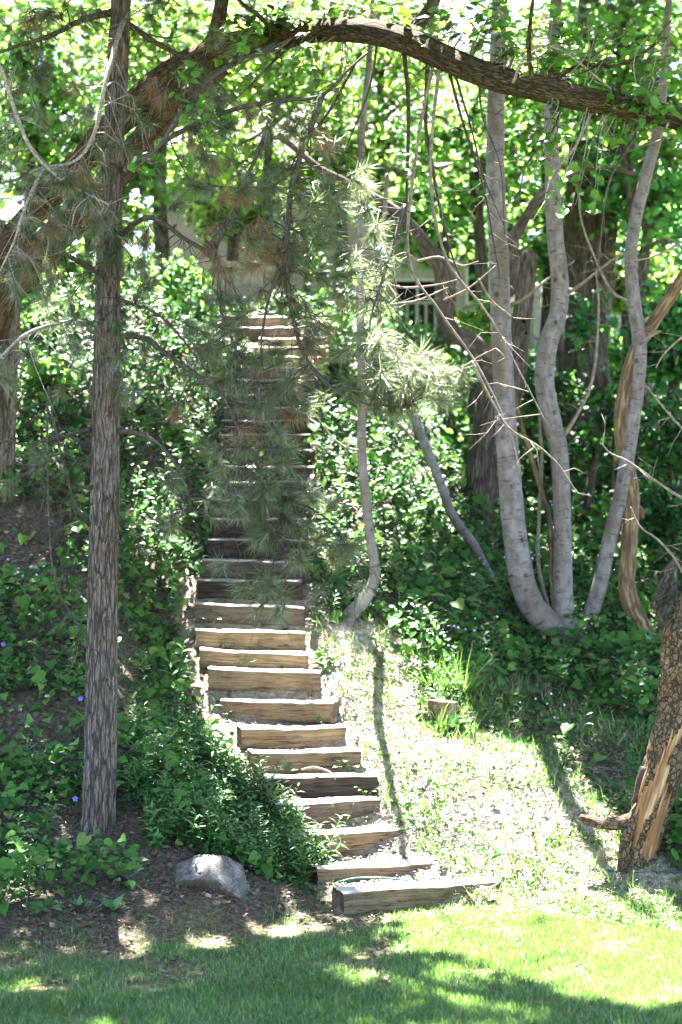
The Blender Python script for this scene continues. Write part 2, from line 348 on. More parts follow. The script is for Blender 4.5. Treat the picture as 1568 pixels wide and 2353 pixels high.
M['timber_dark'] = timbermat('stained and shaded timber', (.008,.006,.005), (.026,.020,.016), (.08,.06,.045), (.26,.23,.20))  # near black: stain on a lower step, shade put into the upper ones
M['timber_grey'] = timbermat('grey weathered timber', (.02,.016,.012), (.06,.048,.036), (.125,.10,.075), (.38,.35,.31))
M['needle'] = leafmat('pine needles', [(0,(.024,.058,.026)),(.5,(.052,.102,.042)),(.85,(.10,.145,.055)),(1,(.28,.19,.08))], (.42,.54,.24), .40, .34, 1.5, .30)
M['dead_needle'] = leafmat('dead pine needles', [(0,(.16,.085,.035)),(.6,(.26,.15,.06)),(1,(.12,.13,.06))], (.3,.17,.06), .25, .5)
M['heart'] = leafmat('broad ground leaves', [(0,(.028,.095,.024)),(.5,(.062,.17,.034)),(.85,(.10,.225,.05)),(1,(.19,.25,.06))], (.20,.46,.06), .44, .42, 1.45, .2)
M['small'] = leafmat('small dark leaves', [(0,(.018,.07,.028)),(.6,(.036,.12,.04)),(1,(.085,.185,.05))], (.12,.34,.06), .38, .36, 1.45, .24)
M['lance'] = leafmat('narrow green leaves', [(0,(.035,.12,.03)),(.6,(.07,.19,.05)),(1,(.14,.27,.08))], (.20,.44,.05), .42, .35)
M['grass'] = leafmat('lawn grass', [(0,(.03,.095,.018)),(.45,(.08,.17,.042)),(.75,(.20,.26,.11)),(1,(.54,.50,.33))], (.18,.40,.045), .45, .5, 1.3, .15)
M['straw'] = leafmat('dry straw', [(0,(.16,.115,.06)),(.5,(.34,.26,.15)),(1,(.5,.42,.27))], (.4,.3,.15), .15, .6)
M['litter'] = leafmat('dry leaf litter', [(0,(.055,.032,.02)),(.5,(.15,.09,.055)),(.85,(.27,.19,.12)),(1,(.42,.34,.26))], (.3,.18,.09), .15, .5)
M['rust'] = leafmat('fallen pine needles', [(0,(.12,.055,.025)),(.6,(.26,.13,.06)),(1,(.36,.24,.13))], (.3,.15,.06), .15, .5)
M['spray'] = leafmat('fresh ovate leaves', [(0,(.03,.14,.02)),(.6,(.06,.22,.025)),(1,(.10,.28,.04))], (.26,.52,.03), .5, .32, 1.45)
M['maple'] = leafmat('young tree leaves', [(0,(.02,.13,.03)),(1,(.05,.22,.05))], (.14,.45,.05), .5, .35)
M['shade_canopy'] = leafmat('added shade leaves', [(0,(.03,.10,.02)),(1,(.07,.18,.03))], (.16,.32,.03), .35, .4)  # for the unseen leaves added overhead to cast shade
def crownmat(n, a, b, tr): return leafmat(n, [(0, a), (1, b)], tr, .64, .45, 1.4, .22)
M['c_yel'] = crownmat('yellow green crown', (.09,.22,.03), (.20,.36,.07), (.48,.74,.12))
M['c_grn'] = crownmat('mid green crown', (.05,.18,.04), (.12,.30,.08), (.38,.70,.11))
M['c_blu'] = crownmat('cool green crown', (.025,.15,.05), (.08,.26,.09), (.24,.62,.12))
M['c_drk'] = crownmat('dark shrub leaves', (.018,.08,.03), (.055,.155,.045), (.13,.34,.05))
M['flower'] = plain('violet petals', (.25,.16,.72), .5, .15)
M['blueflower'] = plain('pale blue petals', (.35,.42,.80), .5, .15)
M['stem'] = plain('green stem', (.08,.18,.04), .5)
M['wall'] = plain('beige house wall', (.27,.235,.17), .85, .08, 3.)
M['roof'] = plain('brown roof shingles', (.12,.09,.075), .9, .3, 20.)
M['dark_glass'] = plain('dark window glass', (.012,.014,.016), .15, .2, 3., .5)
M['white'] = plain('cream painted wood', (.46,.43,.35), .6, .06)
M['fence'] = plain('pale fence boards', (.36,.33,.27), .8, .12, 6.)
M['stone'] = plain('beige retaining stone', (.36,.30,.22), .9, .3, 9.)
M['hose'] = plain('teal garden hose', (.02,.085,.085), .6, .2)
M['cone'] = plain('brown cone scales', (.15,.095,.06), .8, .4, 60.)
# ================================================================ camera, sun, sky
cam = bpy.data.cameras.new('camera'); co = bpy.data.objects.new('camera', cam); COL.objects.link(co)
co.location = (0, 0, H); co.rotation_euler = (math.radians(90), 0, 0)
cam.sensor_fit = 'HORIZONTAL'; cam.sensor_width = 24; cam.lens = F/1568*24; cam.clip_end = 2000; cam.clip_start = .1
cam.dof.use_dof = True; cam.dof.focus_distance = 18.0; cam.dof.aperture_fstop = 1.5
SC.camera = co
sun = bpy.data.lights.new('sun', 'SUN'); so = bpy.data.objects.new('sun', sun); COL.objects.link(so)
sun.energy = SUN_E; sun.angle = math.radians(.5); sun.color = (1, .97, .91)
so.rotation_euler = Vector((-SUN).tolist()).to_track_quat('-Z', 'Y').to_euler(); so.location = (0, 0, 40)
w = bpy.data.worlds.new('World'); SC.world = w; w.use_nodes = True; t = w.node_tree; t.nodes.clear()
sk = t.nodes.new('ShaderNodeTexSky'); sk.sky_type = 'NISHITA'; sk.sun_disc = False; sk.sun_elevation = SUN_EL; sk.sun_rotation = SUN_AZ
sk.air_density = 1.; sk.dust_density = .8
bg = t.nodes.new('ShaderNodeBackground'); bg.inputs[1].default_value = SKY_S; wo = t.nodes.new('ShaderNodeOutputWorld')
t.links.new(sk.outputs[0], bg.inputs[0]); t.links.new(bg.outputs[0], wo.inputs[0])
SC.view_settings.view_transform = 'Standard'; SC.view_settings.look = 'None'; SC.view_settings.gamma = 1; SC.view_settings.exposure = EXPO
SC.cycles.max_bounces = 10; SC.cycles.diffuse_bounces = 5; SC.cycles.transmission_bounces = 6; SC.cycles.caustics_reflective = False
SC.cycles.sample_clamp_indirect = 6

# ================================================================ ground
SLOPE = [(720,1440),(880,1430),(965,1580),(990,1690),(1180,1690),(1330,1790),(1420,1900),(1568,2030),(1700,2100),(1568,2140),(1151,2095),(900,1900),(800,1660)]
SHADYGRASS = [(980,1640),(1180,1560),(1330,1620),(1520,1700),(1500,1960),(1420,1960),(1300,1790),(1150,1700)]
BARE_L = [(-80,1170),(150,1190),(145,1310),(60,1350),(-80,1340)]
PINE_BARE = [(120,1860),(330,1850),(400,1960),(560,2030),(760,2060),(830,2110),(760,2150),(300,2180),(-80,2260),(-80,2130),(120,2080),(330,2060),(330,1980),(120,1960)]
def lawn_w(px, py):
    e = np.interp(px, [-300, 0, 200, 420, 800, 1150, 1568, 1900], [2245, 2225, 2185, 2125, 2105, 2085, 2060, 2050])
    return sm(-85, 75, py-e+40*np.sin(px*.031)*np.cos(px*.013)*(px < 900))
def axis(a, b, fine, far):
    k = [b]; s = fine
    while k[-1] < far: s *= 1.25; k.append(k[-1]+s)
    l = [a]; s = fine
    while l[-1] > -far: s *= 1.25; l.append(l[-1]-s)
    return np.array(l[:0:-1]+list(np.arange(a, b+1e-6, fine))+k[1:])
X = axis(-6., 6., .07, 600); Y = axis(12.5, 33., .07, 600)
gx, gy = np.meshgrid(X, Y, indexing='ij'); gz = G(gx, gy)
gm = MB(); nx, ny = gx.shape
i, j = np.meshgrid(np.arange(nx-1), np.arange(ny-1), indexing='ij')
gv = np.stack([gx, gy, gz], -1).reshape(-1, 3)
gm.add(gv, [np.stack([i*ny+j, (i+1)*ny+j, (i+1)*ny+j+1, i*ny+j+1], -1).reshape(-1, 4)])
m, t, out = newmat('ground soil')
pos = nd(t, 'ShaderNodeNewGeometry').outputs['Position']
na = nd(t, 'ShaderNodeTexNoise', {'Vector': pos, 'Scale': 26., 'Detail': 6., 'Roughness': .7}).outputs['Fac']
nb = nd(t, 'ShaderNodeTexNoise', {'Vector': pos, 'Scale': 4., 'Detail': 5.}).outputs['Fac']
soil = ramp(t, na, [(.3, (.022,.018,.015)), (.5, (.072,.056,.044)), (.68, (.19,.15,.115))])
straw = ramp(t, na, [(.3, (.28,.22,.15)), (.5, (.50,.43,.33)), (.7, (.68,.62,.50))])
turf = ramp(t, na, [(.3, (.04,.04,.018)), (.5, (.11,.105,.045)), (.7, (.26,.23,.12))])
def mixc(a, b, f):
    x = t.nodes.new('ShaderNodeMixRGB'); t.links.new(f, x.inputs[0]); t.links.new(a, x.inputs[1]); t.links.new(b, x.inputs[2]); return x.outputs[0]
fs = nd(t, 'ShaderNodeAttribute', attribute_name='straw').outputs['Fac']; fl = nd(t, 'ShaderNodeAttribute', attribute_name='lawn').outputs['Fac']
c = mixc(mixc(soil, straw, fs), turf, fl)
b = nd(t, 'ShaderNodeBump', {'Height': na, 'Strength': .8, 'Distance': .03})
p = nd(t, 'ShaderNodeBsdfPrincipled', {'Base Color': c, 'Roughness': .95, 'Normal': b.outputs[0]}); p.inputs['Specular IOR Level'].default_value = .1
t.links.new(p.outputs[0], out.inputs[0])
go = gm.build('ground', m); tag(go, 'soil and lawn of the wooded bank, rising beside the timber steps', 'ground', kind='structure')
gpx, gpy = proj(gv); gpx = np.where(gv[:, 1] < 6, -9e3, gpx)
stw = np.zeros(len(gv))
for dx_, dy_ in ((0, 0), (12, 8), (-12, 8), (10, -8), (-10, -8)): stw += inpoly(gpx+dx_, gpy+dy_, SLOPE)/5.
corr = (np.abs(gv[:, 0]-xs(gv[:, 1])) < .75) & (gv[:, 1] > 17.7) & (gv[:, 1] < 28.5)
stw = np.maximum(stw, corr*.3*(gv[:, 1] < 22.6))  # treads higher up stay darker soil, the shade there put into the colour
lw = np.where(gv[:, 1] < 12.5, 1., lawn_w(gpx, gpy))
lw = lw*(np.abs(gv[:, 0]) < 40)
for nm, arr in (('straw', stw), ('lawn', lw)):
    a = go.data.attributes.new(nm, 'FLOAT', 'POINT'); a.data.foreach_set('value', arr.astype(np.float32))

# ================================================================ timber steps
ORD = 'lowest second third fourth fifth sixth seventh eighth ninth tenth eleventh twelfth thirteenth fourteenth fifteenth sixteenth seventeenth eighteenth nineteenth twentieth'.split()
def timber(L, R, z, hgt, dep, seed):
    """rounded box whose upper front edge runs from L to R"""
    mb = MB(); d = (R-L)[:2]; ln = np.linalg.norm(d); d = d/ln; nrm = np.array([-d[1], d[0]])
    n = 44; u = np.linspace(0, 1, n); c = .018
    prof = []
    def edge(a, b, k): return [np.array(a)*(1-q)+np.array(b)*q for q in np.linspace(0, 1, k, endpoint=False)]
    prof += edge((c, 0), (dep-c, 0), 7)+edge((dep-c, 0), (dep, -c), 2)+edge((dep, -c), (dep, -hgt), 4)+edge((dep, -hgt), (0, -hgt), 3)+edge((0, -hgt), (0, -c), 7)+edge((0, -c), (c, 0), 2)
    prof = np.array(prof); k = len(prof)
    b = np.stack([np.repeat((u*ln)[:, None], k, 1), np.repeat(prof[None, :, 0], n, 0), np.repeat(prof[None, :, 1], n, 0)], -1)
    off = b+seed*3.7
    w1 = fbm(off*np.array([2.5, 7, 7]), 3)-.5; w2 = vnoise(off*np.array([9, 40, 40]))-.5
    top = (prof[:, 1] > -.03)[None]
    dz = w1*.018*(1+.5*top)+w2*.016; dy = w1[:, ::-1]*.016+w2*.014
    wear = -.010*np.exp(-((u-.45-.25*math.sin(seed))/.22)**2)[:, None]*top
    b2 = b.copy(); b2[..., 1] += dy; b2[..., 2] += dz+wear
    b2[0, :, 0] += .012*(rng.random(k)-.5)+.012; b2[-1, :, 0] -= .012*(rng.random(k)-.5)+.012
    V = np.zeros((n, k, 3)); V[..., :2] = L[:2]+b2[..., :1]*d+b2[..., 1:2]*nrm; V[..., 2] = L[2]+(R[2]-L[2])*(b2[..., 0]/ln)+b2[..., 2]
    i, j = np.meshgrid(np.arange(n-1), np.arange(k), indexing='ij'); j2 = (j+1) % k
    f = np.stack([i*k+j, (i+1)*k+j, (i+1)*k+j2, i*k+j2], -1).reshape(-1, 4)[:, ::-1]
    cs = [V[0].mean(0), V[-1].mean(0)]; q = np.arange(k); q2 = (q+1) % k
    tr = np.vstack([np.stack([q, q2, 0*q+n*k], -1), np.stack([(n-1)*k+q2, (n-1)*k+q, 0*q+n*k+1], -1)])
    mb.add(np.vstack([V.reshape(-1, 3), cs]), [f, tr], np.vstack([off.reshape(-1, 3), off[0].mean(0)[None], off[-1].mean(0)[None]]))
    return mb
looks = {0: 'lowest timber step, the longest, set askew at the edge of the lawn', 1: 'second timber step, sunk in needles so only a thin front shows, hose before it',
         2: 'third timber step with a cracked tan front, above the half sunk one', 3: 'greenish grey timber step with a grass tuft growing at its foot',
         4: 'darkest of the sunlit timber steps, stained nearly black, with a stick lying on top', 5: 'tan timber step with a two leaved weed at its foot, right above the stained one',
         6: 'tan timber step speckled with small pits, pine needles at its foot', 7: 'pale tan timber step with a cone on its tread at the right end',
         8: 'streaky tan timber step with darker knots at its right end, above the pale tan one', 9: 'timber step with seedlings sprouting before its brown front',
         10: 'olive brown timber step with dry curled leaves on the tread below', 11: 'tall dark brown timber step just under the lowest hanging pine tufts',
         12: 'dark timber step half hidden by pine tufts, its right end by round leaves', 13: 'dark grey timber step whose right end meets the big leaves', 14: 'dark timber step with a bright top edge left of the pine tufts'}
for i, (L, R) in enumerate(STEP):
    z = L[2]; e = (R-L)/np.linalg.norm(R-L); L2 = L-e*.04; R2 = R+e*.02
    mb = timber(L2, R2, z, .20, .25 if i != 1 else .28, i+1)
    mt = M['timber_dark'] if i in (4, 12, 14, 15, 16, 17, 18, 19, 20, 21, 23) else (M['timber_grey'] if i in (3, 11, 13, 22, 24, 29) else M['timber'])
    lab = looks.get(i)
    if not lab:
        lab = ('shaded dark timber step, %s from the lawn, behind the pine branch' % ORD[i]) if i < 20 else \
              ('sunlit grey timber step high on the bank, %s from the top of the flight' % (['topmost one']+ORD[1:])[30-i]) if i < 30 else 'topmost timber step, at the head of the flight'
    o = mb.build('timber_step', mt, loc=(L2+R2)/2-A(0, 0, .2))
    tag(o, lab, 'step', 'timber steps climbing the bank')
def tread(i, px):
    """a point on the tread in front of step i's face at picture column px"""
    L, R = STEP[i]; x = (px-CX)/F*L[1]; f = np.clip((x-L[0])/(R[0]-L[0]), 0, 1); p = L+(R-L)*f
    x = (px-CX)/F*p[1]
    zz = (STEP[i-1][0][2]+STEP[i-1][1][2])/2 if i else 0
    return A(x, p[1]-.05, max(zz-.01, float(G(x, p[1]-.05))))

# ================================================================ boulder
def blob(c, r, seed, amp=.25, nu=48, nv=28, cut=None):
    mb = MB(); th = np.linspace(0, 2*math.pi, nu, endpoint=False); ph = np.linspace(0, math.pi, nv)
    d = np.stack([np.sin(ph)[:, None]*np.cos(th), np.sin(ph)[:, None]*np.sin(th), np.cos(ph)[:, None]+0*th], -1)
    q = 1+amp*(fbm(d*1.6+seed, 3)-.5)*2+amp*.25*(fbm(d*7+seed, 2)-.5)
    v = d*q[..., None]*np.array(r)
    for nrm, k in (cut or []):
        nrm = np.array(nrm)/np.linalg.norm(nrm); e = np.maximum(v@nrm-k, 0); v = v-e[..., None]*nrm*.85
    i, j = np.meshgrid(np.arange(nv-1), np.arange(nu), indexing='ij'); j2 = (j+1) % nu
    mb.add((v+np.array(c)).reshape(-1, 3), [np.stack([i*nu+j, (i+1)*nu+j, (i+1)*nu+j2, i*nu+j2], -1).reshape(-1, 4)], v.reshape(-1, 3))
    return mb
m, t, out = newmat('speckled granite')
at = nd(t, 'ShaderNodeAttribute', attribute_name='bark').outputs['Vector']
n1 = nd(t, 'ShaderNodeTexNoise', {'Vector': at, 'Scale': 9., 'Detail': 8., 'Roughness': .75}).outputs['Fac']
n3 = nd(t, 'ShaderNodeTexNoise', {'Vector': at, 'Scale': 60., 'Detail': 3.}).outputs['Fac']
k = nd(t, 'ShaderNodeMath', {0: nd(t, 'ShaderNodeMath', {0: n1, 1: .7}, operation='MULTIPLY').outputs[0], 1: nd(t, 'ShaderNodeMath', {0: n3, 1: .3}, operation='MULTIPLY').outputs[0]}, operation='ADD').outputs[0]
c = ramp(t, k, [(.36, (.03,.026,.022)), (.5, (.105,.092,.08)), (.64, (.28,.255,.235))])
b = nd(t, 'ShaderNodeBump', {'Height': k, 'Strength': 1., 'Distance': .03})
p = nd(t, 'ShaderNodeBsdfPrincipled', {'Base Color': c, 'Roughness': .8, 'Normal': b.outputs[0]}); t.links.new(p.outputs[0], out.inputs[0])
rc = hit(474, 2054)
blob(rc+A(0, .16, .055), (.33, .27, .22), 4.2, .24, cut=[((-.15, -.75, -.62), .085), ((.7, -.55, .45), .18), ((-.3, -.55, .78), .16), ((-.8, -.4, .4), .24)]).build('boulder', m, loc=rc)
tag(bpy.data.objects['boulder'], 'rounded speckled grey boulder in the pine needles left of the lowest step', 'rock')

# ================================================================ hose
mb = MB(); pts = []
for px, py in ((1640,2015),(1560,2008),(1480,2004),(1420,2006),(1362,2003),(1290,2012),(1200,2016)): pts.append(hit(px, py)+A(0, 0, .008 if px in (1420, 1362, 1560) else -.012))
L, R = STEP[1]
for px in (1080, 985, 900, 820, 775): 
    q = A((px-CX)/F*18.33, 18.33-.0002*(px-775), STEP[0][0][2]+(.008 if 775 < px < 985 else -.03)); pts.append(q)
tube(mb, pts, [.009]*len(pts), 10, .05)
tag(mb.build('garden_hose', M['hose'], loc=pts[3]), 'teal garden hose lying across the slope by the broken trunk and behind the lowest step', 'hose')

# ================================================================ cones and sticks
def cone(p, s, lab):
    mb = MB(); r = root('pine_cone', p, lab, 'pine cone', 'fallen pine cones on the treads')
    n = 60; k = np.arange(n); h = k/n; a = k*2.4; rad = np.sin(np.pi*(h*.8+.16))*.5
    d = np.stack([np.cos(a), np.sin(a), .35+.5*h], -1)
    pos = p+np.stack([np.cos(a)*rad*.4, np.sin(a)*rad*.4, h*1.1+.1], -1)*s
    inst(mb, (A((-.3,0,0),(.3,0,0),(.36,.5,.06),(0,.8,.16),(-.36,.5,.06)), [I((0,1,2,3,4))]), pos, rots(np.cross(np.cross(d, A(0,0,1.)), d), d), s*.42)
    mb.build('scales', M['cone'], r); mb = MB(); tube(mb, [p+A(0, 0, .06*s), p+A(0, 0, 1.2*s)], [.22*s, .1*s], 8, .01); mb.build('core', M['cone'], r)
cone(tread(10, 513), .05, 'brown pine cone among dry leaves on the tread with seedlings'); cone(tread(8, 713), .06, 'open pine cone at the right end of the streaky tan step'); cone(tread(7, 764), .06, 'dark pine cone beside the right end of the pale tan step')
mb = MB(); L, R = STEP[4]; z = L[2]+.02; a = A(-.36, 19.86, z+.02); tube(mb, [a, a+A(.12, -.10, .03), a+A(.26, -.22, .0), a+A(.31, -.27, -.06)], [.008, .012, .011, .006], 8, .03)
tag(mb.build('fallen_stick', M['twig'], loc=a), 'pale broken stick lying over the edge of the dark stained step', 'stick')

# ================================================================ ground cover and other stuff that nobody could count
def cover(px, py, x, y, bare=.03):
    """0..1 how thickly leaves cover the soil at a spot"""
    c = np.ones_like(x)
    corrw = np.where((y > 17.4) & (y < 28.3), sm(.56, .80, np.abs(x-xs(y))+.22*(n2(x, y, 3., 2, 4.)-.5)+.16*sm(22., 23.5, y)), 1.)
    c = c*corrw
    c = np.where(inpoly(px, py, SLOPE), c*.006, c)
    c = np.where(inpoly(px, py, SHADYGRASS), c*.06, c)
    c = np.where(inpoly(px, py, BARE_L), c*.18, c)
    c = np.where(inpoly(px, py, PINE_BARE), c*bare, c)
    c = np.where(lawn_w(px, py) > .25, (.35*bare if bare > .05 else 0)*c*(py < 2260)*(px < 1150), c)
    nz = n2(x, y, 1.6, 2, 7.); return c*np.where((px < 330) & (py > 1150), np.where(nz > .44, 1., .34), np.where(nz > .30, 1., .6))
def scatter(n, xr, yr):
    x = rng.uniform(*xr, n); y = rng.uniform(*yr, n); z = G(x, y); p = np.stack([x, y, z], -1)
    px, py = proj(p); k = (px > -400) & (px < 2150) & (py < 2460) & (py > -100)
    return p[k], px[k], py[k]
def tilt(n, amt, bias=(0, -.45, 1.)):
    return np.array(bias)+rng.normal(size=(n, 3))*amt
def mound(p): return .10+.42*np.clip(n2(p[:, 0], p[:, 1], 1.25, 2, 21.)-.30, 0, 1)*1.6
def leaves_on(n, yr, tpl, size, mat, name, lab, cat, side, hsc=1., thr=0., keep=None):
    p, px, py = scatter(int(n*1.2), (-7., 8.), yr); dx = p[:, 0]-xs(p[:, 1])
    k = rng.random(len(p)) < cover(px, py, p[:, 0], p[:, 1], .34 if size[1] < .06 else .0); k &= (dx < 0) if side < 0 else (dx > 0)
    if keep is not None: k &= keep(p, px, py)
    p, px, py = p[k], px[k], py[k]; n = len(p)
    edge = cover(px, py-25, p[:, 0], p[:, 1]+.2)*.5+.5
    p = p+np.stack([0*px, 0*px, mound(p)*edge*hsc*(rng.random(n)**.6)], -1)
    s = (size[0]+(size[1]-size[0])*rng.random(n)**1.7)*(.65+.6*rng.random(n)**2)
    mb = MB(); R = rots(tilt(n, .46), np.stack([rng.normal(size=n), rng.normal(size=n)-.6, -.2+0*px], -1))
    inst(mb, tpl, p, R, s); 
    tag(mb.build(name, M[mat], loc=(p.mean(0) if 0 else (0, 0, 0))), lab, cat, kind='stuff')
leaves_on(80000, (16.2, 30), HEART, (.035, .14), 'heart', 'ivy_ground_cover', 'round leaved ground cover on the bank left of the steps', 'ground cover', -1)
leaves_on(105000, (16.8, 38), HEART, (.04, .15), 'heart', 'ivy_ground_cover', 'thick heart leaved ground cover on the slope right of the steps, under the pale trunks', 'ground cover', 1, 1.15)
leaves_on(120000, (16.0, 29), LEAF, (.022, .05), 'small', 'periwinkle_ground_cover', 'small glossy leaved ground cover around the pine and up the left bank', 'ground cover', -1, .75)
leaves_on(80000, (16.8, 30), LEAF, (.022, .05), 'small', 'periwinkle_ground_cover', 'small leaved ground cover filling the slope right of the steps', 'ground cover', 1, .8)
# far parts of the bank
def farcov(p, px, py): return (np.abs(p[:, 0]-xs(p[:, 1])) > .8) | (p[:, 1] > 28.6)
p, px, py = scatter(36000, (-11, 14), (27, 46)); k = farcov(p, px, py); p = p[k]
mb = MB(); inst(mb, HEX, p+np.stack([0*p[:, 0], 0*p[:, 0], rng.random(len(p))*.7*n2(p[:, 0], p[:, 1], .9, 2, 5.)*1.5], -1), rots(tilt(len(p), .5)), rng.uniform(.07, .15, len(p)))
tag(mb.build('understory', M['c_grn']), 'green undergrowth on the upper bank behind the flight of steps', 'undergrowth', kind='stuff')
# upright narrow leaved plants
def lance_template(nl, h):
    mb = MB(); k = np.arange(nl); z = (k/nl)*h+.04; a = k*2.4+rng.random()*6
    tipd = np.stack([np.cos(a), np.sin(a), .45+0*a], -1); pos = np.stack([0*z, 0*z, z], -1)+tipd*.004
    inst(mb, LANCE, pos, rots(np.cross(np.cross(tipd, A(0, 0, 1.)), tipd), tipd), .12*(1.15-.6*k/nl))
    q = A(0, 0, 0); mb.add(A((-.003,0,0),(.003,0,0),(.002,0,h),(-.002,0,h),(0,-.003,0),(0,.003,0),(0,.002,h),(0,-.002,h)), [I((0,1,2,3),(4,5,6,7))])
    fs = {}
    for kk, fl in mb.f.items(): fs[kk] = np.concatenate(fl)
    return np.concatenate(mb.v).astype(float), list(fs.values())
def spread(p, tplf, nvar, sc, mb, lean=.22):
    var = rng.integers(0, nvar, len(p))
    for q in range(nvar):
        k = var == q; nrm = A(0, -.08, 1.)+rng.normal(size=(k.sum(), 3))*lean
        inst(mb, tplf[q], p[k], rots(nrm), sc[k])
LT = [lance_template(int(rng.integers(12, 20)), rng.uniform(.24, .46)) for _ in range(6)]
LUSH = [(300,1700),(440,1640),(560,1770),(660,1890),(760,1990),(700,2040),(560,2000),(430,1985),(330,1950),(290,1850)]
p, px, py = scatter(60000, (-3.2, .6), (16.3, 20.5)); k = inpoly(px, py, LUSH) & (rng.random(len(p)) < .065) & (n2(p[:, 0], p[:, 1], 3., 2, 3.) > .42); p = p[k]
p2, px2, py2 = scatter(30000, (-4, 6), (16.2, 27)); k = (rng.random(len(p2)) < .060*cover(px2, py2, p2[:, 0], p2[:, 1])); p = np.vstack([p, p2[k]])
mb = MB(); spread(p, LT, 6, rng.uniform(.6, 1.15, len(p)), mb)
tag(mb.build('wildflower_stems', M['lance'], smooth=True), 'upright narrow leaved green stems between the pine and the lower steps', 'wild plants', kind='stuff')
# lawn and grass
def blades(p, h, wd, mat, name, lab, cat, lean=.35, bias=(0, 0, 0)):
    n = len(p); tip = A(0, 0, 1.)+rng.normal(size=(n, 3))*lean+np.array(bias); nr = np.cross(tip, rng.normal(size=(n, 3)))
    mb = MB(); inst(mb, BLADE, p, rots(nr, tip), np.stack([wd, h, h], -1)); return tag(mb.build(name, M[mat]), lab, cat, kind='stuff')
p, px, py = scatter(430000, (-3.6, 4.6), (12.6, 18.6)); l = lawn_w(px, py)
dens = l*np.where(px < 900, np.clip((n2(p[:, 0], p[:, 1], 2.4, 3, 31.)-.38)*4.5+np.clip((py-2230)/90, -.25, 1), .05, 1), np.clip((n2(p[:, 0], p[:, 1], 3., 2, 31.)-.25)*4, .25, 1))
k = rng.random(len(p)) < dens; p = p[k]; n = len(p)
blades(p, rng.uniform(.025, .075, n), rng.uniform(.003, .006, n), 'grass', 'lawn_grass', 'short lawn grass at the foot of the bank', 'grass', .4)
p, px, py = scatter(130000, (-1.2, 4.4), (17.2, 26)); 
k = (inpoly(px, py, SLOPE) & (rng.random(len(p)) < .26*np.clip((n2(p[:, 0], p[:, 1], 3, 2, 8.)-.3)*5, .1, 1))) | (inpoly(px, py, SHADYGRASS) & (rng.random(len(p)) < .5*np.clip((n2(p[:, 0], p[:, 1], 2.5, 2, 8.)-.33)*5, 0, 1))) | (inpoly(px, py, [(960,1500),(1110,1480),(1160,1600),(1100,1690),(980,1700)]) & (rng.random(len(p)) < .6)) | (inpoly(px, py, [(720,1020),(1000,940),(1100,1180),(1250,1500),(1560,1500),(1560,1640),(1200,1620),(1000,1480),(740,1400)]) & (n2(p[:, 0], p[:, 1], 1.8, 2, 77.) > .52) & (rng.random(len(p)) < .35)); p = p[k]; n = len(p)
blades(p, rng.uniform(.05, .20, n), rng.uniform(.005, .010, n), 'grass', 'slope_grass', 'longer grass on the slope right of the steps and round the stump', 'grass', .55)
p, px, py = scatter(110000, (-1.5, 4.4), (17., 26)); k = inpoly(px, py, SLOPE) | (inpoly(px, py, SHADYGRASS) & (rng.random(len(p)) < .7)) | ((np.abs(p[:, 0]-xs(p[:, 1])) < .7) & (rng.random(len(p)) < .1)); p = p[k]+A(0, 0, .012); n = len(p)
mb = MB(); tipd = rng.normal(size=(n, 3))*A(1, 1, .22)+A(0, 0, .05); inst(mb, BLADE, p, rots(A(0, 0, 1.)+rng.normal(size=(n, 3))*.2, tipd), np.stack([rng.uniform(.005, .011, n), rng.uniform(.05, .16, n), rng.uniform(.05, .1, n)], -1))
tag(mb.build('cut_straw', M['straw']), 'pale cut straw strewn over the sunny slope right of the steps', 'straw', kind='stuff')
# litter
p, px, py = scatter(70000, (-5, 4.5), (15.2, 28.5)); dxx = np.abs(p[:, 0]-xs(p[:, 1]))
wgt = np.where(inpoly(px, py, PINE_BARE), .5, .14); wgt = np.where(inpoly(px, py, BARE_L), .5, wgt); wgt = np.where((dxx < .8) & (p[:, 1] > 17.6), .22, wgt); wgt = np.where(inpoly(px, py, SLOPE), .14, wgt); wgt = np.where(lawn_w(px, py) > .3, np.where(px < 900, .30, .05)*np.clip((n2(p[:, 0], p[:, 1], 2.4, 3, 51.)-.35)*4, 0, 1), wgt)
k = rng.random(len(p)) < wgt; p = p[k]+A(0, 0, .014); n = len(p); 
mb = MB(); inst(mb, FLAKE, p, rots(A(0, 0, 1.)+rng.normal(size=(n, 3))*.35), rng.uniform(.025, .07, n)); tag(mb.build('leaf_litter', M['litter']), 'dry brown leaf litter on the bare soil and treads', 'leaf litter', kind='stuff')
p, px, py = scatter(60000, (-4, 1.6), (15.2, 26)); k = inpoly(px, py, PINE_BARE) | ((np.abs(p[:, 0]-xs(p[:, 1])) < .6) & (p[:, 1] > 17.7) & (rng.random(len(p)) < .25)) | ((px < 950) & (lawn_w(px, py) > .2) & (py < 2290) & (rng.random(len(p)) < .25)); p = p[k]+A(0, 0, .016); n = len(p)
mb = MB(); inst(mb, BLADE, p, rots(A(0, 0, 1.)+rng.normal(size=(n, 3))*.15, rng.normal(size=(n, 3))*A(1, 1, .12)), np.stack([np.full(n, .005), rng.uniform(.08, .16, n), np.full(n, .1)], -1))
tag(mb.build('fallen_needles', M['rust']), 'rusty fallen pine needles round the boulder and on the treads', 'pine needles', kind='stuff')
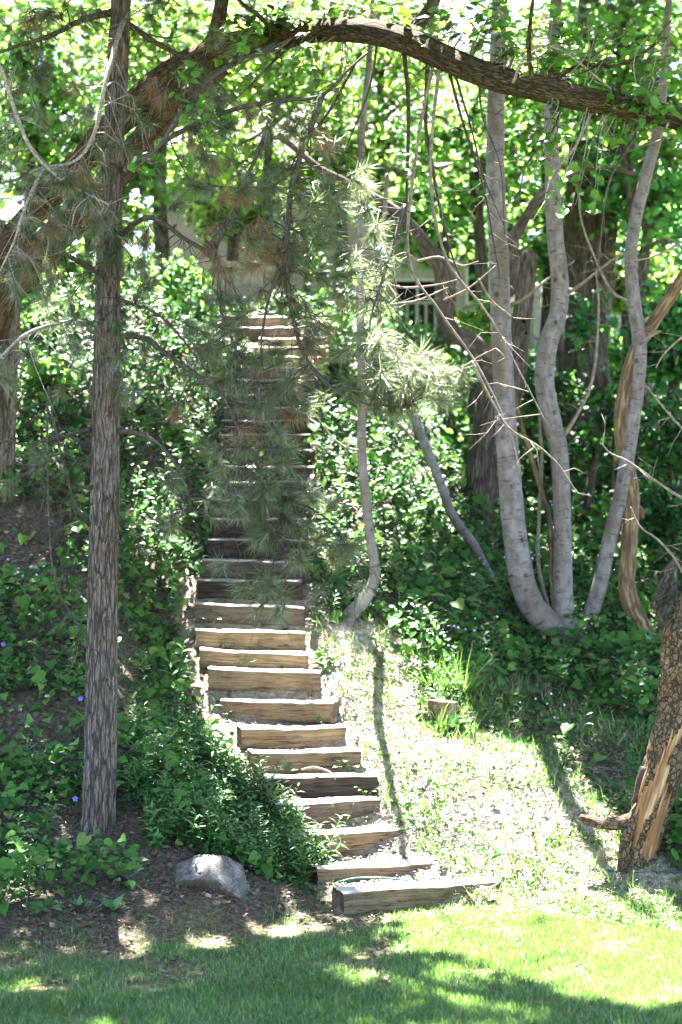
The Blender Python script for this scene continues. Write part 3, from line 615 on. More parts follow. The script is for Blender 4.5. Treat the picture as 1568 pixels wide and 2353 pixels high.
# small leaves peppering the slope
p, px, py = scatter(22000, (-1.5, 4.2), (17.0, 24)); k = (inpoly(px, py, SLOPE) & (n2(p[:, 0], p[:, 1], 2., 2, 61.) > .53)) | (inpoly(px, py, SHADYGRASS) & (n2(p[:, 0], p[:, 1], 2., 2, 61.) > .46)); p = p[k]; n = len(p)
mb = MB(); inst(mb, LEAF, p+np.stack([0*p[:, 0], 0*p[:, 0], rng.random(n)*.06+.015], -1), rots(tilt(n, .4)), rng.uniform(.025, .07, n)); tag(mb.build('slope_weeds', M['heart']), 'scattered low weed leaves on the slope right of the steps', 'weeds', kind='stuff')
# dots of blue flowers in the shaded right slope
mb = MB(); FL = (A(*[(math.cos(a)*.5*(1 if q % 2 else .55), math.sin(a)*.5*(1 if q % 2 else .55), .05) for q, a in enumerate(np.linspace(0, 2*math.pi, 10, endpoint=False))]), [I(tuple(range(10)))])
pp = []
for cx, cy, rx, ry, n in ((1330,1200,90,60,26),(1180,1330,110,90,16),(1230,1700,60,20,6),(50,1400,90,30,14),(1060,1530,90,50,8),(560,1190,80,30,6)):
    for _ in range(n): q = hit(cx+rng.normal()*rx*.5, cy+rng.normal()*ry*.5); pp.append(q+A(0, -.12, .30+.1*rng.random()))
pp = np.array(pp); inst(mb, FL, pp, rots(A(0, -.7, .7)+rng.normal(size=pp.shape)*.3), .03); tag(mb.build('blue_flowers', M['blueflower']), 'tiny pale blue flowers dotted over the shaded ground cover', 'flowers', kind='stuff')
# ================================================================ single plants
def rosette(p, n, ln, tpl, mat, name, lab, cat, up=.9, group=None, wid=1., stalk=0.):
    mb = MB(); a = np.arange(n)*2.4+rng.random()*6; tip = np.stack([np.cos(a), np.sin(a), up*(.6+.8*rng.random(n))], -1)
    l = ln*rng.uniform(.65, 1.05, n); pos = np.repeat(p[None], n, 0)+np.stack([np.cos(a), np.sin(a), 0*a], -1)*.008
    if stalk:
        e = pos+tip/np.linalg.norm(tip, axis=1)[:, None]*stalk*rng.uniform(.5, 1.1, n)[:, None]
        for s_, t_ in zip(pos, e): tube(mb, [s_, (s_+t_)/2+A(0, 0, .01), t_], [.003, .0025, .002], 5, .03)
        pos = e; tip = tip*A(1, 1, .25)+A(0, -.3, 0)
    nr = np.cross(np.cross(tip, A(0, 0, 1.)), tip)+A(0, -.25, .05)
    inst(mb, tpl, pos, rots(nr, tip), np.stack([l*wid, l, l], -1))
    return tag(mb.build(name, M[mat], loc=p), lab, cat, group)
def tuft(p, n, h, lab, group=None, lean=.45):
    mb = MB(); tip = A(0, 0, 1.)+rng.normal(size=(n, 3))*lean*A(1, .7, .2); pos = p+rng.normal(size=(n, 3))*A(.02, .02, 0)
    hh = h*rng.uniform(.5, 1.1, n); inst(mb, (A((-.5,0,0),(.5,0,0),(.45,.35,.0),(-.45,.35,0),(.3,.72,-.14),(-.3,.72,-.14),(0,.98,-.42)), [I((0,1,2,3),(3,2,4,5)), I((5,4,6))]), pos, rots(np.cross(tip, rng.normal(size=(n, 3))), tip), np.stack([np.full(n, .0065), hh, hh], -1))
    return tag(mb.build('grass_tuft', M['grass'], loc=p), lab, 'grass tuft', group)
W = 'weeds growing on the timber steps'
rosette(tread(10, 516), 3, .11, LANCE, 'lance', 'seedling', 'seedling of two upright toothed leaves at the left end of a sunny brown step', 'seedling', 1.6, W, 2.2)
rosette(tread(9, 561), 6, .055, LEAF, 'spray', 'seedling', 'small bushy seedling in the middle of the brown step with seedlings', 'seedling', 1.8, W, 1., .09)
rosette(tread(9, 646), 4, .08, LEAF, 'heart', 'seedling', 'flat leaved seedling on the tread above the streaky step', 'seedling', .5, W)
rosette(tread(11, 478), 5, .10, HEART, 'heart', 'broadleaf_weed', 'round leaved weed on stalks before the left end of the tall dark brown step', 'weed', 1.4, W, 1., .13)
rosette(tread(11, 655), 4, .07, HEART, 'heart', 'broadleaf_weed', 'low weed leaf at the foot of the tall dark brown step, toward its right end', 'weed', .7, W)
for px, l in ((574,'left'),(592,'middle'),(615,'right')): rosette(tread(10, px), 3, .055, LEAF, 'spray', 'seedling', '%s one of three tiny sprouts at the foot of the olive brown step' % l, 'seedling', .8, W)
rosette(tread(12, 490), 5, .08, LEAF, 'heart', 'broadleaf_weed', 'small weed at the foot of a dark step left of the hanging tufts', 'weed', .8, W, 1., .05)
rosette(tread(13, 566), 4, .12, HEART, 'heart', 'broadleaf_weed', 'single large pale leaf rising before the dark grey step', 'weed', .9, W, .8, .14)
rosette(tread(14, 560), 4, .06, LEAF, 'spray', 'seedling', 'leggy seedling reaching above the edge of the dark step left of the tufts', 'seedling', 2., W, 1., .26)
rosette(tread(14, 503), 4, .09, HEART, 'heart', 'broadleaf_weed', 'broad weed hugging the left end of the dark step with the bright edge', 'weed', .8, W, 1., .10)
rosette(tread(5, 655), 3, .20, LANCE, 'lance', 'broadleaf_weed', 'weed with two long pale leaves standing on the stained step', 'weed', 1.1, W, 1.6)
tuft(tread(3, 795), 9, .24, 'grass tuft with thin arching blades at the foot of the greenish grey step', W)
rosette(tread(3, 843), 8, .05, LEAF, 'spray', 'seedling', 'tiny clump of leaves right of the grass tuft on the steps', 'seedling', 1., W)
rosette(tread(5, 806), 8, .10, HEART, 'heart', 'broadleaf_weed', 'bushy weed spreading over the right ends of two tan steps', 'weed', 1., W, 1., .14)
rosette(tread(4, 842), 10, .06, LEAF, 'heart', 'broadleaf_weed', 'small leaved weed trailing over the right end of the stained step', 'weed', 1., W, 1., .12)
rosette(tread(7, 535), 6, .05, LEAF, 'spray', 'seedling', 'tiny sprout at the left foot of the pale tan step', 'seedling', 1., W)
rosette(tread(7, 732), 7, .045, LEAF, 'spray', 'seedling', 'upright sprout before the right end of the pale tan step', 'seedling', 2., W, 1., .07)
rosette(tread(8, 603), 5, .04, LEAF, 'spray', 'seedling', 'tiny sprout before the middle of the streaky step', 'seedling', 1., W)
rosette(hit(1085, 2080)+A(0, .06, 0), 6, .20, LANCE, 'grass', 'grass_tuft', 'few tall grass blades before the right end of the lowest step', 'grass tuft', 2.2, W, .5)
rosette(hit(1130, 2078)+A(0, .03, 0), 8, .07, LEAF, 'heart', 'broadleaf_weed', 'small weed at the right end of the lowest step', 'weed', 1., W)
rosette(hit(985, 2096)+A(0, .04, 0), 8, .07, LEAF, 'heart', 'broadleaf_weed', 'small weed at the middle foot of the lowest step', 'weed', 1., W)
for i_, px, l in ((18,600,'left'),(17,650,'middle'),(19,690,'right')):
    rosette(tread(i_, px), 9, .08, LEAF, 'spray', 'sapling', '%s one of the leafy saplings sprouting in the shaded part of the flight' % l, 'sapling', 2.2, W, 1., .30)
Gp = 'large plants beside the lower steps'
rosette(hit(640, 1985), 9, .36, LANCE, 'lance', 'dock_plant', 'dock plant with long upright leaves left of the third step', 'dock', 1.8, Gp, 1.15)
rosette(hit(705, 1995), 9, .24, LANCE, 'lance', 'dock_plant', 'smaller dock plant with spreading leaves near the end of the second step', 'dock', .9, Gp, 1.3)
rosette(hit(480, 1985), 9, .20, LANCE, 'lance', 'dock_plant', 'leafy dock plant right behind the boulder', 'dock', 1.4, Gp, 1.2)
rosette(hit(102, 2100), 12, .13, LANCE, 'lance', 'pale_leaved_plant', 'pale leaved plant lit by the sun at the lower left corner of the bank', 'plant', .9, Gp, 1.7, .06)
rosette(hit(182, 2098), 11, .16, LANCE, 'lance', 'dock_plant', 'upright plant just right of the pale leaved plant', 'dock', 1.5, Gp, 1.2)
rosette(hit(258, 2102), 10, .19, LANCE, 'lance', 'dock_plant', 'broad leaved plant between the upright plant and the boulder', 'dock', 1.2, Gp, 1.7)
rosette(hit(60, 1590), 8, .30, LANCE, 'lance', 'dock_plant', 'big coarse leaved plant at the left edge of the bank', 'dock', .8, Gp, 1.6)
rosette(hit(40, 1790), 8, .24, LANCE, 'lance', 'dock_plant', 'broad leaved plant low at the left edge of the bank', 'dock', 1., Gp, 1.7)
rosette(hit(470, 1870), 10, .16, HEART, 'heart', 'broadleaf_weed', 'big round leaved clump between the pine and the stained step', 'weed', 1., Gp, 1., .3)
rosette(hit(1010, 1890), 6, .06, HEART, 'heart', 'broadleaf_weed', 'single broad weed in the sunny slope right of the third step', 'weed', .8, Gp, 1., .05)
rosette(hit(1095, 1555), 9, .15, HEART, 'heart', 'broadleaf_weed', 'large heart leaved weed at the edge of the shade by the stump', 'weed', 1., Gp, 1., .12)
rosette(hit(1200, 1610), 9, .16, HEART, 'heart', 'broadleaf_weed', 'large heart leaved weed low under the pale trunks', 'weed', 1., Gp, 1., .12)
rosette(hit(1385, 1650), 12, .15, HEART, 'heart', 'broadleaf_weed', 'dense leafy weed clump between the pale trunks and the broken trunk', 'weed', 1., Gp, 1., .2)
for (px, py, n, h, lab) in ((1065,1600,90,.6,'tall arching grass clump beside the stump'),(1000,1590,80,.46,'sunlit grass clump left of the stump'),(1010,1690,60,.36,'grass clump at the foot of the stump'),(895,1620,18,.30,'sunlit grass clump on the slope right of the streaky step'),(1395,1400,20,.5,'grass clump between the two right hand trunks'),(1060,1150,20,.45,'grass clump on the lit leafy slope'),(960,2130,14,.12,'grass tuft below the middle of the lowest step'),(1060,2290,30,.12,'dark grass tuft at the edge of the lawn shade'),(930,2300,34,.13,'thick dark grass tuft on the shaded lawn'),(820,2330,30,.11,'low grass tuft at the bottom of the lawn'),(700,2150,26,.11,'ragged grass tuft in the needles right below the boulder'),(560,2170,22,.10,'sparse grass tuft between the boulder and the lawn'),(400,2190,24,.10,'grass tuft at the ragged lawn edge left of the boulder'),(810,2150,24,.12,'grass tuft at the left foot of the lowest step')):
    tuft(hit(px, py), n, h, lab, 'grass clumps on the slope', .8)
def flower(px, py, lab):
    b = hit(px, py+22); r = root('periwinkle_flower', b, lab, 'flower', 'violet periwinkle flowers'); c = P(px, py, b[1]-.03)
    mb = MB(); k = 5; a = np.arange(k)*2*math.pi/k+.3; d = np.stack([np.cos(a), 0*a-.1, np.sin(a)], -1)
    inst(mb, (A((-.08,0,0),(.08,0,0),(.36,.55,.02),(.2,1,.05),(-.3,.9,.05),(-.36,.5,.02)), [I((0,1,2,3),(0,3,4,5))]), np.repeat(c[None], k, 0), rots(np.tile(A(0, -1., .25), (k, 1)), d), .026); mb.build('petals', M['flower'], r)
    mb = MB(); tube(mb, [b, (b+c)/2+A(.01, .01, 0), c], [.003, .003, .003], 5, .02); mb.build('stem', M['stem'], r)
for a in ((173,1836,'open violet flower at the left foot of the pine trunk'),(93,1742,'violet flower in dark leaves left of the pine base'),(185,1605,'violet flower close to the left side of the pine trunk'),(72,1960,'violet flower low at the left edge above the litter'),(272,2018,'violet flower among leaves left of the boulder'),(8,1480,'violet flower at the far left edge of the bank')): flower(*a)

# ================================================================ stump and dead stub
sp = hit(1015, 1668)
r = root('tree_stump', sp, 'split sunlit stump of brown wood hidden in tall grass on the slope', 'stump')
mb = MB(); tube(mb, [sp+A(0, .1, -.12), sp+A(.01, .1, .1), sp+A(.02, .1, .23)], [.17, .145, .135], 32, .02, .3, (12, 12, 1.5), cap=.05); mb.build('trunk', M['stump'], r)
mb = MB(); tube(mb, [sp+A(-.17, .05, -.1), sp+A(-.18, .04, .12)], [.09, .06], 14, .02, .25); mb.build('side_chunk', M['dark_bark'], r)
sp = hit(1245, 1600); mb = MB(); tube(mb, [sp+A(0, .05, -.1), sp+A(.01, .05, .13)], [.11, .09], 18, .02, .2, cap=.1); tag(mb.build('tree_stump', M['old_bark'], loc=sp), 'low mossy stump in the leaves under the pale trunks', 'stump')
sp = hit(1515, 1475); r = root('dead_stub', sp, 'short dead stub with shredded black bark behind the broken trunk', 'dead trunk')
def Pl(lst, D, dd=None): return [P(x, y, D+(dd[i] if dd else 0)) for i, (x, y) in enumerate(lst)]
D0 = sp[1]; mb = MB(); tube(mb, [sp-A(0, 0, .1)]+Pl([(1517,1430),(1528,1375),(1540,1320),(1556,1280)], D0), [.10, .085, .10, .08, .03], 20, .03, .35); mb.build('trunk', M['old_bark'], r)
mb = MB()
for k in range(24):
    q = P(1535+rng.normal()*14, 1310+rng.random()*70, D0-.1); tube(mb, [q, q+A(rng.normal()*.04, -.03, -.06), q+A(rng.normal()*.1-.04, -.05, -.17)], [.012, .01, .002], 5, .05)
mb.build('bark_shreds', M['dark_bark'], r)

# ================================================================ trees
def px2m(w_, D): return w_/F*D/2
def trunk(mb, lst, D, seg=20, step=.06, rough=.06, freq=(14, 14, 3), dd=None, sink=.15):
    """lst = (px, py, full width in picture units)"""
    pts = [P(a, b, D+(dd[i] if dd else 0)) for i, (a, b, c) in enumerate(lst)]; rad = [px2m(c, D) for a, b, c in lst]
    if sink: pts[0] = pts[0]; pts = [pts[0]-A(0, 0, sink)]+pts; rad = [rad[0]*1.15]+rad
    tube(mb, pts, rad, seg, step, rough, freq); return mb
def twigs(mb, path, n, ln, r, droop=.5, side=None):
    for _ in range(n):
        a = path[int(rng.integers(0, len(path)))]; d = rng.normal(size=3)*A(1, .5, .6); d[2] -= droop; d /= np.linalg.norm(d); l = ln*rng.uniform(.4, 1.2)
        c1 = a+d*l*.5+rng.normal(size=3)*l*.08; c2 = a+d*l+A(0, 0, -droop*l*.45)+rng.normal(size=3)*l*.10
        tube(mb, [a, c1, c2], [r, r*.7, r*.3], 4, .12)
        for q in range(int(rng.integers(0, 3))):
            b = c1*(1-q*.4)+c2*q*.4; e = b+(rng.normal(size=3)*A(1, .5, .8)+A(0, 0, -droop*.6))*l*.28; tube(mb, [b, (b+e)/2+rng.normal(size=3)*l*.03, e], [r*.6, r*.5, r*.25], 4, .12)
# ---- pine
pb = hit(226, 1893); DP = pb[1]
pine = root('pine_tree', pb, 'pine with straight brown plated trunk and drooping needled branches, on the left bank', 'pine tree')
mb = MB(); trunk(mb, [(226,1893,84),(228,1850,77),(232,1600,74),(238,1300,68),(243,1000,64),(248,700,60),(256,420,53),(268,200,48),(278,0,45),(284,-250,40),(290,-700,26)], DP, 72, .035, .085, (26, 26, 3.2)); mb.build('trunk', M['pine_bark'], pine)
for px, py, s in ((262,860,1),(206,1120,-1),(258,1240,1),(203,1330,-1),(262,640,1),(222,830,-1),(246,1420,.3),(230,1080,-.2)):
    mb = MB(); a = P(px-6*s, py, DP-.06-.07*(abs(s) < .5)); tube(mb, [a, a+A(.06*s, -.05, -.004), a+A(.11*s, -.08, -.03)], [.016, .012, .007], 8, .02, .2); mb.build('broken_stub', M['branch'], pine)
# branches: (points (px,py,depth offset)), base radius px, material
PB = [
 ([(262,775,0),(330,776,-.15),(415,838,-.3),(470,872,-.35),(515,913,-.4),(550,985,-.45),(585,1060,-.5),(620,1110,-.5),(655,1142,-.5)], 9, 'branch'),
 ([(262,988,0),(330,1000,-.2),(385,1040,-.3),(425,1110,-.4),(440,1175,-.4)], 7, 'branch'),
 ([(210,985,0),(150,1000,-.2),(60,1020,-.3),(0,1010,-.4)], 6, 'branch'),
 ([(212,745,0),(150,740,-.25),(60,768,-.5),(0,822,-.6),(-60,880,-.6)], 7, 'grey_branch'),
 ([(285,45,-.1),(270,90,-.4),(240,200,-.7),(222,290,-.8),(190,355,-.85),(150,378,-.9),(100,384,-.9),(40,410,-.9),(-30,430,-.9)], 7, 'grey_branch'),
 ([(290,50,0),(350,92,.1),(405,122,.2),(460,150,.3),(520,210,.4)], 9, 'branch'),
 ([(256,28,0),(190,45,-.2),(120,80,-.3),(40,105,-.4),(-40,135,-.4)], 10, 'branch'),
 ([(275,400,0),(340,350,-.2),(420,300,-.3),(540,250,-.4),(640,232,-.45),(740,218,-.5),(800,160,-.5),(845,120,-.4)], 9, 'branch'),
 ([(262,560,0),(300,520,-.2),(350,500,-.3),(420,545,-.4),(491,600,-.5),(509,716,-.5),(526,760,-.55),(555,830,-.55),(600,880,-.6)], 8, 'branch'),
 ([(640,232,-.45),(612,300,-.5),(585,370,-.55),(560,420,-.55),(520,520,-.6),(495,580,-.6),(490,650,-.6)], 7, 'branch'),
 ([(740,218,-.5),(715,290,-.6),(690,360,-.6),(668,450,-.65),(660,560,-.7),(662,660,-.7),(675,740,-.75),(700,815,-.8),(740,870,-1.0),(800,915,-1.3),(870,930,-1.6),(930,935,-1.7)], 9, 'branch'),
 ([(660,600,-.7),(630,650,-.75),(610,720,-.75),(600,800,-.75),(605,850,-.75)], 5, 'branch'),
 ([(0,150,-1.),(60,320,-1.),(120,395,-1.),(190,440,-1.),(250,470,-1.)], 6, 'grey_branch'),
 ([(250,640,0),(180,600,-.3),(110,560,-.5),(30,520,-.6),(-40,520,-.6)], 8, 'branch'),
 ([(252,680,0),(310,700,-.2),(360,720,-.3),(420,780,-.3),(470,850,-.3)], 6, 'branch'),
 ([(206,1210,0),(170,1150,-.2),(130,1000,-.4),(110,900,-.5),(120,1300,-.6),(190,1450,-.6),(216,1500,-.5)], 4, 'branch'),
 ([(100,384,-.9),(60,470,-1.),(30,560,-1.),(-10,640,-1.)], 5, 'grey_branch'),
 ([(930,470,-.6),(905,560,-.8),(880,640,-1.),(855,720,-1.3),(845,790,-1.5)], 5, 'branch'),
 ([(655,1142,-.5),(640,1220,-.5),(628,1300,-.5),(624,1370,-.5)], 4, 'branch'),
 ([(655,1142,-.5),(700,1160,-.5),(760,1200,-.55),(800,1250,-.6),(838,1340,-.6)], 4, 'branch'),
]
bpaths = []; bmbs = []
for pts, wpx, mt in PB:
    q = [P(a, b, DP+c) for a, b, c in pts]; r0 = px2m(wpx*2, DP)*.85; rr = np.linspace(r0, r0*.32, len(q)); mb = MB()
    p, _ = tube(mb, q, rr, 10, .05, .22, (30, 30, 30)); bpaths.append(p); bmbs.append(mb)
# needle tufts: clouds (cx, cy, rx, ry, n, share of dead ones, depth offset)
CL = [(60,400,100,40,10,.03,-.9),(150,480,100,60,14,.05,-.9),(90,590,80,50,9,.05,-.8),(200,420,50,50,5,.1,-.5),(215,560,50,50,6,.1,-.3),(90,640,90,50,9,.05,-.7),(180,690,60,60,7,.05,-.3),(330,570,70,60,9,.05,-.3),(330,640,50,60,6,.1,-.3),(350,240,60,50,6,.25,-.2),(430,200,110,60,8,.5,.1),
      (60,60,80,60,8,.05,-.5),(160,30,80,30,6,.05,-.4),(60,180,70,50,6,.05,-.6),(140,230,80,60,5,.1,-.5),(20,300,40,60,4,.05,-.8),(380,40,70,40,5,.1,0),(470,60,50,40,4,.3,.2),
      (600,460,90,60,10,.15,-.6),(680,430,80,60,10,.15,-.6),(760,500,90,70,14,.12,-.7),(680,560,90,70,14,.3,-.7),(600,600,100,80,14,.5,-.6),(720,660,90,80,15,.35,-.7),(800,620,70,70,10,.2,-.7),(560,700,70,50,7,.5,-.5),(680,760,80,70,10,.45,-.7),(750,780,60,60,8,.3,-.8),(840,560,60,60,8,.15,-.7),(860,680,50,50,6,.1,-.8),
      (540,560,60,70,6,.5,-.6),(470,460,70,70,7,.3,-.5),(420,380,70,60,6,.4,-.4),(570,360,70,60,6,.3,-.5),(640,300,60,50,5,.25,-.5),(730,330,60,60,5,.2,-.55),(520,270,60,50,5,.3,-.4),(800,420,70,60,7,.15,-.6),(470,300,60,60,4,.5,-.3),
      (850,790,50,40,9,0,-1.5),(880,850,50,40,11,0,-1.6),(930,850,60,45,12,0,-1.65),(1000,880,50,35,10,0,-1.7),(900,920,50,30,8,0,-1.6),(830,880,40,40,6,.05,-1.4),(980,840,40,30,6,0,-1.7),
      (480,760,70,50,7,.05,-.35),(460,840,60,50,6,.1,-.3),(560,850,60,50,6,.15,-.5),(640,900,70,40,7,.1,-.6),(600,960,60,50,7,.05,-.5),(700,930,60,40,6,.05,-.7),(540,1030,50,60,6,.1,-.45),(480,1010,40,40,3,.05,-.4),(420,1070,50,50,4,.05,-.4),(560,1130,60,50,9,.08,-.5),(600,1060,80,60,5,.1,-.5),(660,1010,60,50,3,.1,-.6),(560,940,50,50,3,.1,-.5),(650,1110,60,40,3,.03,-.5),(520,880,50,40,4,.1,-.4),(640,840,70,50,8,.3,-.6),(620,1160,60,50,8,.05,-.5),(700,1120,50,50,6,0,-.5),(650,1220,60,50,8,.08,-.5),(720,1200,60,50,7,.03,-.5),(790,1260,40,30,4,0,-.55),(690,1270,50,30,4,.05,-.5),
      (610,1345,50,25,5,0,-.5),(640,1390,50,25,6,.05,-.5),(560,1360,30,20,2,0,-.5),(840,1350,14,14,2,0,-.6),(500,1290,20,14,2,.05,-.4),(490,1180,60,40,4,.05,-.4),(410,1210,40,30,3,0,-.4),(300,790,60,40,4,.05,-.1),(100,770,80,50,6,.1,-.5),(40,850,50,40,3,.05,-.5),(120,860,60,50,3,.05,-.4),(60,1090,50,40,3,0,-.4),(330,860,60,50,3,.1,-.2),(380,940,50,40,3,.1,-.3),(240,340,60,40,4,.1,-.5),(260,470,40,40,4,.15,-.5)]
tufts = []
for cx, cy, rx, ry, n, dead, dz in CL:
    for _ in range(n if dz < -.84 else int(n*.74+.5)):
        a, q = rng.random()*6.28, math.sqrt(rng.random()); tufts.append((cx+rx*q*math.cos(a), cy+ry*q*math.sin(a), dz+rng.normal()*.22, rng.random() < dead*.6))
NEED = {}; allp = [proj(p) for p in bpaths]
NT = (A((-.5,0,0),(.5,0,0),(.4,.55,0),(-.4,.55,0),(0,1,-.06)), [I((0,1,2,3)), I((3,2,4))])
for px, py, dz, dead in tufts:
    T = P(px, py, DP+dz); best = (1e9, 0, 0)
    for b, (p, (qx, qy)) in enumerate(zip(bpaths, allp)):
        d = np.hypot(qx-px, qy-py)+np.where(qy > py, 1.2*(qy-py), 0)+60*np.abs(p[:, 1]-T[1]); k = int(np.argmin(d))
        if d[k] < best[0]: best = (d[k], b, k)
    _, b, k = best; s = bpaths[b][k]; v = T-s; l = np.linalg.norm(v)
    m1 = s+v*.5+rng.normal(size=3)*l*.10+A(0, 0, .10*l); tube(bmbs[b], [s, m1, T], [.0065, .005, .0042], 5, .06)
    ax = v/(l+1e-6)*.6+rng.normal(size=3)*.35+A(0, 0, -.15); ax /= np.linalg.norm(ax)
    for _ in range(int(rng.integers(1, 3))):
        e = T+ax*.05
        n = int(rng.integers(75, 125)); u = rng.random(n)[:, None]; pos = T-ax*.07*(1-u)+ax*.05*u
        spd = rng.normal(size=(n, 3)); spd /= np.linalg.norm(spd, axis=1)[:, None]; tip = ax*rng.uniform(.05, 1.0, (n, 1))+spd*.62+A(0, 0, -.40 if dead else -.22)
        ln = rng.uniform(.12, .19, n)*(1.1 if dead else 1.)
        NEED.setdefault(b, []).append((pos, tip, ln, dead)); T = T+rng.normal(size=3)*.06; 
for b, mb in enumerate(bmbs):
    twigs(mb, bpaths[b], int(8+len(bpaths[b])*.55), .46, .0038, .75)
    o = mb.build('branch', M[PB[b][2]], pine)
    for dead in (False, True):
        lst = [q for q in NEED.get(b, []) if q[3] == dead]
        if not lst: continue
        pos = np.vstack([q[0] for q in lst]); tip = np.vstack([q[1] for q in lst]); ln = np.concatenate([q[2] for q in lst]); m2 = MB()
        inst(m2, NT, pos, rots(np.cross(tip, rng.normal(size=tip.shape)), tip), np.stack([np.full(len(ln), .0036), ln, ln], -1)); m2.build('dead_needles' if dead else 'needles', M['dead_needle' if dead else 'needle'], o)

# ---- leafy sprays
def spray(mbw, mbl, c, rad, n, src=None, size=(.075, .13), tpl=LEAF, droop=-.25, jit=.03):
    """short twigs from src with leaves along them"""
    k = max(2, n//6)
    for _ in range(k):
        e = c+rng.normal(size=3)*np.array(rad)*.5; s = (src if src is not None else c+A(0, 0, rad[2]))+rng.normal(size=3)*jit
        path, _r = tube(mbw, [s, (s+e)/2+rng.normal(size=3)*.06+A(0, 0, .05), e], [.006, .004, .002], 5, .05)
        m = max(3, n//k); ii = (len(path)-1-(rng.random(m)**1.6*min(len(path)-1, .45/.05)).astype(int)); pos = path[ii]+rng.normal(size=(m, 3))*.012
        d = (e-s)/(np.linalg.norm(e-s)+1e-6); tip = d*.6+rng.normal(size=(m, 3))*A(.8, .8, .5)+A(0, 0, droop)
        inst(mbl, tpl, pos, rots(A(0, -.35, 1.)+rng.normal(size=(m, 3))*.45, tip), rng.uniform(*size, m))
# ---- arching tree
ab = A(-4.9, 22.0, float(G(-4.9, 22.0))); DA = 21.0
arch = root('arching_tree', ab, 'big leaning tree whose furrowed limb arches over the steps from left to right', 'tree')
mb = MB(); q = [ab-A(0, 0, .3), ab+A(.15, -.1, .9)]+[P(a, b, DA+d) for a, b, d in ((-60,800,.4),(0,690,.3),(60,612,.25),(110,560,.2),(185,490,.1),(250,420,.1),(320,335,.1),(395,250,0),(450,190,0),(490,140,0))]
tube(mb, q, [.24, .21, .19, .175, .165, .16, .15, .145, .14, .15, .17, .18], 40, .05, .07, (16, 16, 2.5)); mb.build('trunk', M['arch_bark'], arch)
mb = MB(); q = [P(a, b, DA+d) for a, b, d in ((-90,720,.9),(-20,600,.7),(30,545,.6),(110,455,.5),(175,385,.4),(240,310,.3),(320,235,.2),(400,170,.1),(480,130,0),(560,100,-.3),(640,86,-.7),(720,72,-1.2),(790,68,-1.6),(860,74,-2.),(930,92,-2.3),(1000,122,-2.6),(1080,158,-2.9),(1160,185,-3.2),(1250,205,-3.4),(1340,226,-3.5),(1430,243,-3.6),(1520,263,-3.7),(1600,288,-3.8),(1700,330,-3.9),(1880,400,-4.),(2100,520,-4.1))]
ap, _ = tube(mb, q, [.13, .125, .125, .13, .135, .145, .155, .16, .155, .135, .115, .105, .105, .11, .112, .11, .108, .105, .105, .10, .095, .09, .088, .085, .075, .05], 36, .05, .07, (18, 18, 2.5)); mb.build('arching_limb', M['arch_bark'], arch)
mb = MB(); tube(mb, [P(a, b, DA+.1) for a, b in ((470,165),(500,60),(520,-60),(560,-260),(600,-600))], [.10, .075, .065, .05, .03], 24, .08, .06); mb.build('upright_limb', M['arch_bark'], arch)
mb = MB(); tube(mb, [P(a, b, DA-2.1) for a, b in ((880,78),(950,60),(990,20),(1010,-60),(1050,-250))], [.075, .07, .06, .055, .04], 16, .08, .06); mb.build('upright_limb', M['dark_bark'], arch)
LIMBS = [([(1230,200),(1218,150),(1216,90),(1222,30),(1230,-40)], 7, 'arch_bark'), ([(1260,205),(1300,165),(1350,148),(1400,152),(1450,140),(1520,90)], 6, 'arch_bark'),
         ([(640,88),(600,40),(560,10),(520,-30)], 7, 'dark_bark'), ([(1180,190),(1200,140),(1235,105),(1290,115),(1340,150),(1400,200),(1470,255),(1568,320)], 4, 'grey_branch')]
for pts, wp, mt in LIMBS:
    D = DA-3.4 if pts[0][0] > 900 else DA-.7; mb = MB(); q = [P(a, b, D-.02*i) for i, (a, b) in enumerate(pts)]; r0 = px2m(wp*2, D); p, _ = tube(mb, q, np.linspace(r0, r0*.5, len(q)), 10, .06, .1); twigs(mb, p, 8, .5, .006, .1); mb.build('branch', M[mt], arch)
HANG = [([(929,115),(939,240),(936,400),(929,500),(889,580),(850,700)], 5, -1.2, 'branch'), ([(984,125),(979,280),(994,380),(1010,470),(1039,585),(1060,640)], 5, -1.3, 'branch'), ([(1029,150),(1064,280),(1109,420),(1134,550),(1150,640)], 3.5, -1.5, 'branch'), ([(1040,150),(1085,300),(1110,400),(1160,520)], 3, -1.5, 'branch'),
        ([(700,80),(640,130),(560,210),(500,260)], 4, -.6, 'branch'), ([(830,120),(760,250),(700,330),(640,430)], 4, -.9, 'branch'), ([(1000,130),(960,330),(939,588),(1009,713),(1084,818),(1134,908),(1174,1003),(1199,1093)], 4, -1.5, 'twig'), ([(1010,140),(990,400),(1024,588),(1104,698),(1144,758),(1194,853),(1254,968)], 4, -1.55, 'twig'), ([(1084,830),(1130,920),(1169,983),(1234,1023),(1284,1068),(1329,1133),(1360,1140)], 3.2, -1.6, 'twig'),
        ([(870,80),(850,200),(800,330),(770,420)], 3, -1., 'branch'), ([(1300,220),(1270,300),(1210,380),(1190,480)], 3, -2., 'branch'), ([(1370,235),(1320,340),(1270,400),(1250,480)], 3.5, -2., 'grey_branch'), ([(1480,255),(1450,330),(1400,420),(1380,560),(1374,640)], 3, -2.1, 'branch'), ([(1100,165),(1110,270),(1150,380),(1160,540)], 2.5, -1.7, 'branch')]
for pts, wp, dz, mt in HANG:
    mb = MB(); q = [P(a, b, DA+dz*1.7-.02*i) for i, (a, b) in enumerate(pts)]; r0 = px2m(wp*2, DA); p, _ = tube(mb, q, np.linspace(r0, r0*.35, len(q)), 7, .06, .15); twigs(mb, p, int(4+len(p)*.14), .36, .004, .35); mb.build('hanging_branch', M[mt], arch)
